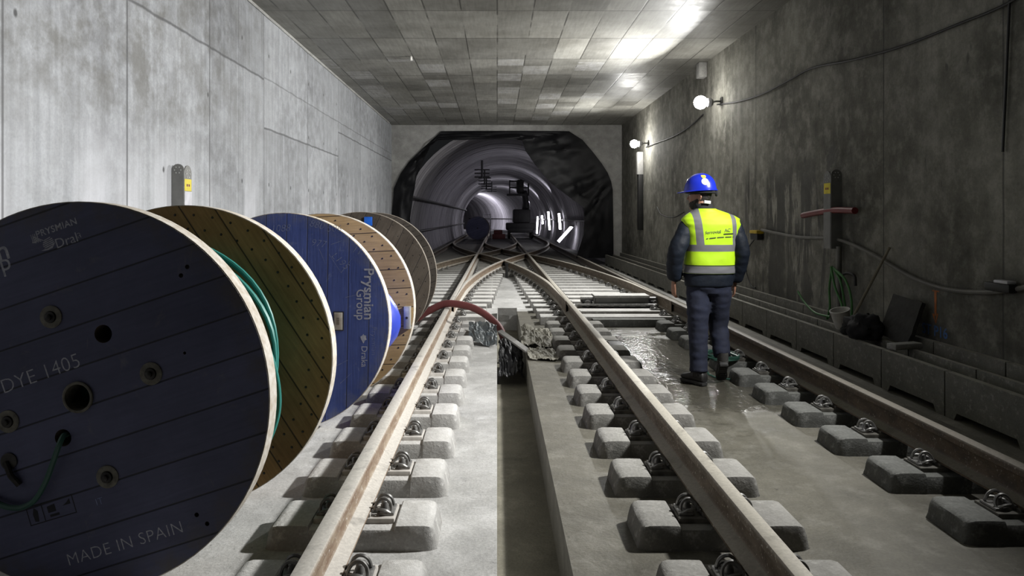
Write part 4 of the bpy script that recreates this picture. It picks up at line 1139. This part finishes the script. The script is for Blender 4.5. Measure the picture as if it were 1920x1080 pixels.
# glowing tubes added for the pools of lamplight on the tunnel's right wall
for k, (yy, z0, z1) in enumerate(((33.0, .36, 1.06), (39.0, .83, 1.71), (46.7, .67, 1.87), (54.0, 1.0, 1.64), (60.0, .13, 1.57))):
    x0 = wall_x(z0, 1, .22) if k else 2.85; x1 = wall_x(z1, 1, .22)
    t = empty('tube_lamp', ['slanted lit tube lamp, nearest on the right tunnel wall', 'second lit upright tube lamp on the right tunnel wall', 'third lit upright tube lamp on the right tunnel wall', 'fourth lit upright tube lamp on the right tunnel wall', 'farthest lit tube lamp on the right tunnel wall'][k], 'lamp', (x0, yy, z0), (0, 0, 0), 'tube lamps in the round tunnel')
    e = (x1 - x0, 0, z1 - z0)
    m = MB(); m.cyl((0, 0, 0), e, .065, M['tube_lit'], 10); m.build('glowing_tube', t)
    m = MB(); m.box((e[0] - .10, -.08, e[2]), (e[0] + .10, .08, e[2] + .08), M['lamp_body'], ch=.01); m.build('end_housing', t)

# ------------------------------------------------------------------ the worker
M['skin'] = plain('skin', (.30, .155, .10), .55, 0, .08, 20)
M['hair'] = plain('dark_hair', (.018, .013, .010), .75, 0, .3, 60, .5, 120)
M['navy_cloth'] = plain('navy_padded_jacket', (.007, .011, .020), .65, 0, .2, 12, .3, 60, spec=.25)
M['collar_cloth'] = plain('black_collar', (.012, .012, .014), .85, 0, .2, 20)
M['jeans'] = plain('dark_blue_denim', (.009, .013, .034), .85, 0, .22, 14, .3, 160)
M['boot'] = plain('black_boot_leather', (.018, .017, .017), .55, 0, .25, 20, .3, 60)
M['boot_grey'] = plain('dusty_boot_leather', (.075, .072, .068), .7, 0, .3, 25, .3, 60, (.03, .03, .03))
M['sole'] = plain('boot_sole_rubber', (.03, .03, .03), .7)
M['helmet'] = plain('blue_helmet_shell', (.012, .028, .46), .25, 0, .04, 5, spec=.55)
M['white'] = plain('white_vinyl', (.72, .72, .72), .5)
M['sticker_yellow'] = plain('yellow_vinyl', (.75, .55, .08), .5)
M['eye'] = plain('eye', (.55, .52, .48), .2)
def m_vest():
    n = NT('fluorescent_yellow_vest'); o = n.obj(); X, Y, Z = n.sep(o)
    f = n.noise(o, 6, 4)
    base = n.mix(n.map(f, .35, .65), (.41, .66, .012), (.46, .73, .022))
    a = n.box(Z, 1.180, 1.240, .002)
    b_ = n.box(Z, .985, 1.050, .002)
    lc = n.math('ADD', -.128, n.math('MULTIPLY', n.math('SUBTRACT', 1.50, Z), .10))
    va = n.math('MULTIPLY', n.map(n.math('ABSOLUTE', n.math('SUBTRACT', X, lc)), .031, .033, 1, 0), n.math('GREATER_THAN', Z, 1.19))
    rc = n.math('ADD', .195, n.math('MULTIPLY', n.math('SUBTRACT', 1.50, Z), .055))
    vb = n.math('MULTIPLY', n.map(n.math('ABSOLUTE', n.math('SUBTRACT', X, rc)), .021, .023, 1, 0), n.math('GREATER_THAN', Z, 1.19))
    band = n.math('MAXIMUM', n.math('MAXIMUM', a, b_), n.math('MAXIMUM', va, vb))
    trim = n.box(Z, 1.050, 1.060, .001)
    base = n.mix(band, base, (.15, .15, .16))
    base = n.mix(trim, base, (.03, .04, .02))
    return n.done(base, n.map(band, 0, 1, .6, .45), 0, n.bump(n.noise(o, 14, 3), .12, .01), .3)
M['vest'] = m_vest()

PX, PY = 1.895, 6.38
man = empty('person', 'worker in blue helmet and yellow vest walking away beside the right rail', 'person', (PX, PY, 0))
def sec(c, rx, ry, n=24, rot=0.0, pw=2.3):
    """Horizontal super-ellipse section."""
    out = []
    for k in range(n):
        a = 2 * PI * k / n; ca, sa = math.cos(a), math.sin(a)
        x = rx * math.copysign(abs(ca) ** (2 / pw), ca); y = ry * math.copysign(abs(sa) ** (2 / pw), sa)
        out.append((c[0] + x * math.cos(rot) - y * math.sin(rot), c[1] + x * math.sin(rot) + y * math.cos(rot), c[2]))
    return out
def limb(m, pts, rad, mat, seg=14, n=5):
    """Tapering tube through joints."""
    P = smooth_path(pts, n); R = []
    for i in range(len(P)):
        u = i / n; k = min(int(u), len(rad) - 2); t_ = u - k
        R.append(rad[k] * (1 - t_) + rad[k + 1] * t_)
    m.tube(P, R, mat, seg)
sk = M['skin']
HC = Vector((-.060, .015, 1.555))            # chin level under the skull
FA = math.radians(152)                        # facing direction in plan (0 = +x, 90 = away)
fw = Vector((math.cos(FA), math.sin(FA), 0)); lt = Vector((-fw.y, fw.x, 0))
def hd(f, l, z): return HC + fw * f + lt * l + Vector((0, 0, z))
def head_rings(g=0.0, zs=None):
    T = [(0.0, .050, .030, .026), (.012, .046, .046, .038), (.03, .038, .060, .049), (.055, .024, .076, .058), (.085, .012, .088, .066), (.115, .006, .095, .072), (.145, .002, .099, .076), (.175, -.002, .098, .076), (.205, -.004, .086, .066), (.225, -.004, .060, .046), (.236, -.004, .02, .02)]
    out = []
    for z, off, a, b in T:
        out.append([tuple(hd(off + (a + g) * math.cos(2*PI*k/28), (b + g) * math.sin(2*PI*k/28), z)) for k in range(28)])
    return out
SHL, SHR = Vector((-.175, .0, 1.405)), Vector((.222, .0, 1.405))
ELL, ELR = Vector((-.292, -.045, 1.175)), Vector((.288, -.03, 1.175))
WRL, WRR = Vector((-.292, .045, .915)), Vector((.262, .055, .905))
HIPL, HIPR = Vector((-.085, .0, .90)), Vector((.105, .0, .90))
KNL, KNR = Vector((-.098, -.035, .475)), Vector((.108, .045, .490))
ANL, ANR = Vector((-.110, -.10, .095)), Vector((.105, -.085, .250))
b = MB()
b.loft(head_rings(), sk)
b.loft([sec((-.045, -.005, 1.46), .062, .062), sec((-.050, .0, 1.52), .056, .058), sec((-.056, .006, 1.58), .054, .058), sec((-.060, .008, 1.64), .050, .055)], sk)
def nose(f, z, r, l=0): b.ell(tuple(hd(f, l, z)), (r, r, r), sk, sub=2)
b.tube([hd(.090, 0, .138), hd(.101, 0, .120), hd(.114, 0, .098), hd(.116, 0, .088)], [.009, .010, .012, .011], sk, 10)
b.ell(tuple(hd(.104, .011, .086)), (.009, .009, .008), sk, sub=2); b.ell(tuple(hd(.104, -.011, .086)), (.009, .009, .008), sk, sub=2)
b.tube([hd(.082, .045, .148), hd(.096, .02, .151), hd(.098, 0, .148), hd(.096, -.02, .151), hd(.082, -.045, .148)], .010, sk, 8)
b.ell(tuple(hd(.094, 0, .060)), (.014, .014, .006), sk, sub=2); b.ell(tuple(hd(.091, 0, .050)), (.013, .013, .007), sk, sub=2)
b.ell(tuple(hd(.080, 0, .012)), (.022, .022, .016), sk, sub=2)
for s in (1, -1):
    b.tube([hd(-.004, s * .070, .130), hd(-.016, s * .080, .128), hd(-.022, s * .082, .108), hd(-.012, s * .078, .088), hd(.0, s * .070, .082)], [.008, .009, .009, .008, .006], sk, 8)
    b.ell(tuple(hd(-.008, s * .073, .108)), (.010, .010, .018), sk, sub=2)
tor = [(.84, .150, .095, .012), (.92, .165, .105, .012), (1.02, .160, .10, .015), (1.15, .155, .10, .018), (1.28, .170, .105, .02), (1.38, .180, .105, .02), (1.45, .165, .085, .02), (1.49, .10, .065, .0), (1.52, .06, .055, -.03)]
b.loft([sec((cx, 0, z), a, d) for z, a, d, cx in tor], sk)
limb(b, [SHL + Vector((.05, 0, 0)), SHL, ELL, WRL], [.05, .050, .042, .028], sk); limb(b, [SHR - Vector((.05, 0, 0)), SHR, ELR, WRR], [.05, .050, .042, .028], sk)
limb(b, [HIPL, KNL, ANL + Vector((0, 0, .02))], [.080, .055, .040], sk); limb(b, [HIPR, KNR, ANR], [.080, .055, .040], sk)
b.tube([ANL, ANL + Vector((-.05, .08, -.055)), ANL + Vector((-.09, .13, -.06))], [.035, .032, .022], sk, 10)
b.tube([ANR, ANR + Vector((.02, .09, -.14)), ANR + Vector((.025, .13, -.19))], [.035, .032, .022], sk, 10)
def hand(wr, s, fwd, curl):
    """Relaxed hanging hand: palm, four unequal curled fingers, thumb on the front side. s: outward side sign."""
    d = Vector((0, fwd, -1)).normalized()            # along the fingers
    across = Vector((s * .25, 1, fwd)).normalized()  # knuckle line, index finger at the front
    pal = Vector((-s, .25, 0)).normalized()          # palm faces the thigh
    c0 = wr; c1 = wr + d * .055; c2 = wr + d * .098
    rg = []
    for c, hw, th in ((c0 - d * .02, .026, .020), (c0 + d * .015, .030, .019), (c1, .040, .016), (c2, .042, .013), (c2 + d * .012, .036, .010)):
        rg.append([tuple(c + across * hw * math.cos(2*PI*k/16) + pal * th * math.sin(2*PI*k/16)) for k in range(16)])
    b.loft(rg, sk)
    for off, L, r in ((.030, .072, .0085), (.010, .080, .009), (-.011, .074, .0085), (-.031, .058, .0075)):
        k0 = c2 + across * off; a1 = curl; p = [k0 - d * .01]; dd = d.copy()
        for part, ang in ((.42, .5), (.33, 1.0), (.25, 1.0)):
            dd = (dd * math.cos(a1 * ang) + pal * math.sin(a1 * ang)).normalized()
            p.append(p[-1] + dd * L * part)
        b.tube(smooth_path(p, 3), [r, r, r, r, r * 1.02, r, r * .95, r * .9, r * .85, r * .62][:len(smooth_path(p, 3))], sk, 10)
    t0 = wr + d * .022 + across * .022
    p = [t0, t0 + d * .022 + across * .024 + pal * .008, t0 + d * .050 + across * .030 + pal * .016, t0 + d * .074 + across * .026 + pal * .020]
    q = smooth_path(p, 3); b.tube(q, [.012 - .0006 * i for i in range(len(q))], sk, 10)
hand(WRL + Vector((0, .005, -.015)), -1, .16, .42)
hand(WRR + Vector((0, .005, -.015)), 1, .22, .50)
link_mesh('body', fuse(b, .0052, 5, .5), sk, man)
for s in (1, -1):
    m = MB(); m.ell(tuple(hd(.086, s * .030, .125)), (.0105, .0105, .0105), M['eye'], sub=2); m.ell(tuple(hd(.0945, s * .030, .125)), (.005, .005, .005), M['hair'], sub=2); m.build('eye', man)
# hair under the helmet, beard, eyebrows
def shell(pred, g, name, mat):
    bm = bmesh.new(); R_ = head_rings(g); m = MB(); n_ = 28
    V = [bm.verts.new(p) for r in R_ for p in r]
    for i in range(len(R_) - 1):
        for k in range(n_):
            bm.faces.new([V[j] for j in (i*n_ + k, i*n_ + (k+1) % n_, (i+1)*n_ + (k+1) % n_, (i+1)*n_ + k)])
    bmesh.ops.subdivide_edges(bm, edges=list(bm.edges), cuts=4, use_grid_fill=True)
    for fc in list(bm.faces):
        c = fc.calc_center_median() - HC
        if not pred(c.dot(fw), c.dot(lt), c.z): bm.faces.remove(fc)
    bmesh.ops.delete(bm, geom=[v_ for v_ in bm.verts if not v_.link_faces], context='VERTS')
    for q in bm.verts: q.co += (q.co - HC - Vector((0, 0, .1))).normalized() * .004 * noise.noise(q.co * 60)
    bmesh.ops.solidify(bm, geom=list(bm.faces), thickness=.004)
    m.bm(bm, mat); return m.build(name, man, sharp=70)
shell(lambda f_, l_, z: z > .135 or (f_ < -.012 and z > .045) or (f_ < .022 and z > .098 and f_ > -.02 and False), .004, 'hair', M['hair'])
shell(lambda f_, l_, z: z < .098 - .42 * max(0, f_) + .006 * noise.noise(Vector((z * 50, f_ * 90, l_ * 90))) and f_ > .004 and not (f_ > .075 and .040 < z < .064 and abs(l_) < .022), .003, 'beard', M['hair'])

# jacket
jm = M['navy_cloth']; b = MB()
jt = [(.862, .205, .132, .006), (.875, .214, .140, .006), (.95, .214, .142, .008), (1.05, .208, .138, .012), (1.18, .206, .136, .018), (1.30, .220, .142, .022), (1.39, .226, .138, .022), (1.44, .205, .112, .018), (1.49, .140, .085, .0), (1.535, .092, .078, -.028), (1.55, .080, .074, -.04)]
b.loft([sec((cx, 0, z), a, d, 40) for z, a, d, cx in jt], jm)
def sleeve(S, E_, W, inn):
    P = [S + inn, S, S.lerp(E_, .5) + Vector((math.copysign(.006, S.x), -.01, 0)), E_, E_.lerp(W, .5) + Vector((math.copysign(.008, S.x), 0, 0)), W + (E_ - W).normalized() * .03, W]
    q = smooth_path(P, 8); rad = [.074, .076, .079, .077, .073, .065, .052]; R = []
    for i, p in enumerate(q):
        u = i / 8; k = min(int(u), 5); t_ = u - k; r = rad[k] * (1 - t_) + rad[k+1] * t_
        R.append(r * (1 + .05 * noise.noise(Vector((i * .55, S.x * 9, 3)))))
    b.tube(q, R, jm, 20)
sleeve(SHL, ELL, WRL, Vector((.07, 0, .0))); sleeve(SHR, ELR, WRR, Vector((-.07, 0, .0)))
me = fuse(b, .011, 5, .5)
for q in me.vertices:
    p = q.co; arm = 1.0 if (p.x < -.21 or p.x > .245) else .45
    d_ = noise.noise(Vector((p.x * 6, p.y * 6, p.z * 17))) * .006 + noise.noise(p * 30) * .003
    q.co = p + Vector((q.normal.x, q.normal.y, q.normal.z * .5)) * d_ * arm
jk = link_mesh('jacket', me, jm, man)
b = MB(); rg = []
for z, a, d, cx, cy in ((1.505, .105, .088, -.022, .004), (1.53, .094, .084, -.030, .004), (1.56, .086, .080, -.040, .004), (1.585, .083, .079, -.045, .006), (1.592, .078, .074, -.046, .006), (1.575, .070, .068, -.046, .006), (1.52, .074, .070, -.040, .006)):
    rg.append([(x, y, z + (.012 if y < 0 else -.03 * min(1, (y) / .08)) * (1 if z > 1.54 else 0)) for x, y, _ in sec((cx, cy, z), a, d, 32)])
b.loft(rg, M['collar_cloth'], cap=False); b.build('collar', jk)

# vest, as one shell over the jacket
vt = [(.984, .222, .150, .010), (.99, .224, .152, .010), (1.05, .222, .151, .012), (1.18, .220, .149, .018), (1.28, .230, .153, .022), (1.36, .250, .155, .026), (1.42, .264, .152, .026), (1.468, .257, .134, .024), (1.503, .212, .114, .014), (1.532, .150, .098, -.008), (1.553, .104, .092, -.026), (1.562, .094, .086, -.030)]
rg = []
for i in range(len(vt) - 1):
    for k in range(5):
        t_ = k / 5; r = [vt[i][j] * (1 - t_) + vt[i+1][j] * t_ for j in range(4)]
        rg.append((r, sec((r[3], 0, r[0]), r[1], r[2], 72, 0, 2.35)))
v, f = [], []
for r, ring in rg:
    for x, y, z in ring:
        fold_ = .006 * noise.noise(Vector((x * 5, y * 5, z * 16))) + .0035 * noise.noise(Vector((x * 16, y * 10, z * 34)))
        k = 1 + fold_ / .2; v.append((r[3] + (x - r[3]) * k, y * k, z))
N_ = 72
for i in range(len(rg) - 1):
    for k in range(N_): f.append((i*N_ + k, i*N_ + (k+1) % N_, (i+1)*N_ + (k+1) % N_, (i+1)*N_ + k))
m = MB(); m.add(v, f, M['vest']); vest = m.build('safety_vest', man, sharp=60)
so = vest.modifiers.new('thickness', 'SOLIDIFY'); so.thickness = .005; so.offset = -1
# printed lettering laid onto the back of the vest
bvh = BVHTree.FromPolygons(v, f)
M['print'] = plain('grey_green_print', (.20, .25, .06), .7)
M['print_dark'] = plain('dark_print', (.05, .07, .02), .7)
def on_back(x, z):
    h = bvh.ray_cast(Vector((x, -1, z)), Vector((0, 1, 0)))[0]
    return (x, (h.y if h else -.15) - .0035, z)
def print_back(parts, mat, name):
    m = MB()
    for vv, ff in parts: m.add([on_back(p[0], p[1]) for p in vv], ff, mat)
    return m.build(name, vest, sharp=None)
def tx(body, size, x, z, a, bold=.0):
    vv, ff = text_geo(body, size, 'LEFT', bold); ca, sa = math.cos(a), math.sin(a)
    return [(x + p[0]*ca - p[1]*sa, z + p[0]*sa + p[1]*ca) for p in vv], ff
def vp(px, py): return (px - 1325) / 207.8 - (.005), (715.5 - py) / 207.8
def bar(x0, y0, x1, y1, h):
    a, c = vp(x0, y0), vp(x1, y1); n = 6
    top = [(a[0] + (c[0]-a[0])*i/n, a[1] + (c[1]-a[1])*i/n + h/2) for i in range(n+1)]; bot = [(p[0], p[1] - h) for p in top]
    return top + bot, [(i, i+1, n+2+i, n+1+i) for i in range(n)]
print_back([tx('ferrovial', .040, *vp(1313, 435.5), .07, .0004), tx('AC', .040, *vp(1347.5, 431.5), .05, .0006), tx("'", .04, *vp(1359, 431), 0)], M['print'], 'printed_letters')
print_back([bar(1346, 438.2, 1365, 437.3, .011), bar(1314.5, 446.6, 1317.5, 446.3, .008), bar(1320, 446, 1331.5, 444.6, .009), bar(1334, 444.4, 1346.5, 443.7, .009), bar(1349, 443.5, 1361.5, 443.3, .009), bar(1364, 443.3, 1366, 443.4, .008)], M['print_dark'], 'printed_bars')

# trousers
tm = M['jeans']; b = MB()
b.loft([sec((.010, 0, z), a, d, 32) for z, a, d in ((.80, .165, .110), (.84, .190, .124), (.90, .200, .132), (.96, .190, .126), (1.0, .170, .112))], tm)
def leg(H, K, A, rad, n=8):
    P = [H + Vector((0, 0, .03)), H + Vector((0, 0, -.10)), H.lerp(K, .6), K, K.lerp(A, .4), K.lerp(A, .75), A]
    q = smooth_path(P, n); R = []
    for i in range(len(q)):
        u = i / n; k = min(int(u), len(rad) - 2); t_ = u - k
        R.append((rad[k] * (1 - t_) + rad[k+1] * t_) * (1 + .022 * noise.noise(Vector((i * .45, H.x * 20, 1))) + (.03 * math.sin(i * 1.9) if i > len(q) - 10 else 0)))
    b.tube(q, R, tm, 22)
leg(HIPL, KNL, ANL + Vector((0, 0, .02)), [.100, .108, .100, .088, .082, .078, .080])
leg(HIPR, KNR, ANR + Vector((0, .005, .0)), [.100, .108, .099, .087, .082, .076, .075])
me = fuse(b, .011, 4, .5)
for q in me.vertices:
    p = q.co; q.co = p + q.normal * (noise.noise(Vector((p.x * 8, p.y * 8, p.z * 20))) * .008 + noise.noise(p * 40) * .002)
link_mesh('jeans', me, tm, man)

# boots
def boot(A, heel, toe, upm, name, roll=0.0):
    """Heel and toe give the line of the sole on the ground side."""
    ax = (toe - heel); L = ax.length; ax.normalize()
    up = (A - heel.lerp(toe, .25)); up = (up - ax * up.dot(ax)).normalized(); sd = ax.cross(up)
    t = bpy.data.objects.new(name, None); COL.objects.link(t); t.parent = man
    m = MB(); rg = []
    for s, w_, h, lift in ((-.01, .030, .055, .012), (.02, .040, .085, .004), (.12, .042, .115, .0), (.28, .041, .120, .0), (.42, .040, .098, .0), (.58, .045, .076, .0), (.75, .050, .062, .0), (.90, .045, .052, .004), (.98, .030, .038, .010), (1.01, .012, .026, .016)):
        c = heel + ax * L * s
        ring = []
        for k in range(18):
            a = 2*PI*k/18; ca, sa = math.cos(a), math.sin(a)
            z = (h + lift) / 2 + (h - lift) / 2 * math.copysign(abs(sa) ** .8, sa) + .018
            ring.append(tuple(c + sd * w_ * math.copysign(abs(ca) ** .75, ca) + up * z))
        rg.append(ring)
    m.loft(rg, upm)
    u = m.build('upper', t)
    m = MB(); P = [heel + ax * L * .16 + up * .08, heel.lerp(A, .8) + ax * .03, A + (A - heel).normalized() * .03]
    m.tube([P[0], P[1], A + Vector((0, 0, .06))], [.046, .048, .050], upm, 18); m.build('shaft', t)
    m = MB(); rg = []
    outl_ = [(-.015, .018), (.0, .034), (.10, .042), (.30, .038), (.45, .037), (.62, .046), (.78, .052), (.92, .046), (1.0, .030), (1.02, .012)]
    pl = [(s, w_) for s, w_ in outl_] + [(s, -w_) for s, w_ in reversed(outl_)]
    for z in (.0, .006, .022, .026):
        g = .94 if z in (.0, .026) else 1.0
        rg.append([tuple(heel + ax * L * s + sd * w_ * g + up * z) for s, w_ in pl])
    m.loft(rg, M['sole'])
    for k in range(9):
        s = .05 + .11 * k
        if .34 < s < .5: continue
        c = heel + ax * L * s; w_ = .032
        m.loft([[tuple(c + sd * x + ax * y_ + up * z) for x, y_ in ((-w_, -.008), (w_, -.008), (w_, .008), (-w_, .008))] for z in (-.007, .003)], M['sole'])
    m.build('sole', t)
    return t
boot(ANL, Vector((-.075, -.165, .008)), Vector((-.215, .055, .008)), M['boot'], 'left_boot'.replace('left_', 'work_'))
boot(ANR + Vector((0, -.01, -.02)), Vector((.100, -.150, .185)), Vector((.130, .030, .012)), M['boot_grey'], 'work_boot')

# helmet
hm = empty('safety_helmet', '', '', (0, 0, 0)); del hm['label']; del hm['category']; hm.parent = man
def hp(f_, l_, z): return tuple(hd(f_, l_, z))
rg = []
for i in range(15):
    u = i / 14; a = u * PI / 2
    ring = []
    for k in range(40):
        t_ = 2*PI*k/40; c, s = math.cos(t_), math.sin(t_)
        r = math.cos(a) ** .86; z = .172 + .148 * math.sin(a) ** .95
        if i < 2: r *= 1.02
        rib = .006 * math.exp(-((math.sin(t_) * r * .115) / .012) ** 2) * (1 if i > 2 else 0)
        tilt = -.05 * c * r * .14
        ring.append(hp(.004 + c * r * .142, s * r * .116, z + rib + tilt * .6 - .006 * (1 - u)))
    rg.append(ring)
m = MB(); m.loft(rg, M['helmet'], cap=True); sh = m.build('shell', hm, sharp=50)
shv, shf = [p for r in rg for p in r], [(i*40 + k, i*40 + (k+1) % 40, (i+1)*40 + (k+1) % 40, (i+1)*40 + k) for i in range(14) for k in range(40)]
hb = BVHTree.FromPolygons(shv, shf)
# brim: peak at the front, narrow ledge round the back
rg = []
for rr, zz in ((1.0, .172), (1.0, .162), (1.0, .158)):
    pass
def brim(g):
    ring = []
    for k in range(56):
        t_ = 2*PI*k/56; c, s = math.cos(t_), math.sin(t_)
        e = .012 + .052 * max(0, c) ** 1.6
        ring.append((.004 + c * (.142 + e * g), s * (.116 + .010 * g + .010 * g * max(0, c)), .164 - .010 * max(0, c) * g - .007 * c))
    return ring
inn_, out_ = brim(-.1), brim(1.0)
m = MB(); m.loft([[hp(x, y, z + .008) for x, y, z in inn_], [hp(x, y, z + .005) for x, y, z in out_], [hp(x, y, z - .002) for x, y, z in out_], [hp(x, y, z - .001) for x, y, z in inn_]], M['helmet'], cap=False)
m.build('brim', hm, sharp=50)
m = MB(); m.tube([hp(.13*math.cos(a), .106*math.sin(a), .150) for a in [2*PI*k/32 for k in range(32)]], .008, M['cloth_black'], 8, closed=True)
m.lathe([(.020, 0), (.026, .004), (.026, .018), (.020, .022)], M['cloth_black'], tuple(-fw), hp(-.128, 0, .140), 14); m.build('harness', hm)
def decal(px, py, rad, mat, name, heart=False):
    c = Vector(((px - 1325) / 207.8, 0, (715.5 - py) / 207.8)); pts = []
    loops = []
    for q in range(5):
        for k in range(18):
            a = 2*PI*k/18; r = rad * q / 4; x, z = r * math.cos(a), r * math.sin(a)
            if heart: z = z * .9 - abs(x) * -.45 - .2 * rad; x *= 1.1
            h = hb.ray_cast(Vector((c.x + x, -1, c.z + z)), Vector((0, 1, 0)))[0]
            y = (h.y if h else -.10) - .0022
            loops.append((c.x + x, y, c.z + z))
    ff = [(q*18 + k, q*18 + (k+1) % 18, (q+1)*18 + (k+1) % 18, (q+1)*18 + k) for q in range(4) for k in range(18)]
    m = MB(); m.add(loops, ff, mat); return m.build(name, hm)
decal(1314.5, 341.5, .031, M['white'], 'round_sticker')
decal(1313.5, 332.0, .019, M['sticker_yellow'], 'heart_sticker', True)
m = MB(); m.box((-.03, -.012, -.014), (.03, .012, .014), M['white'], Matrix.Translation((-.030, -.085, 1.617)) @ Matrix.Rotation(.12, 4, 'Y'), ch=.005); o = m.build('collar_tag', man); o['label'] = 'white tag at the collar'
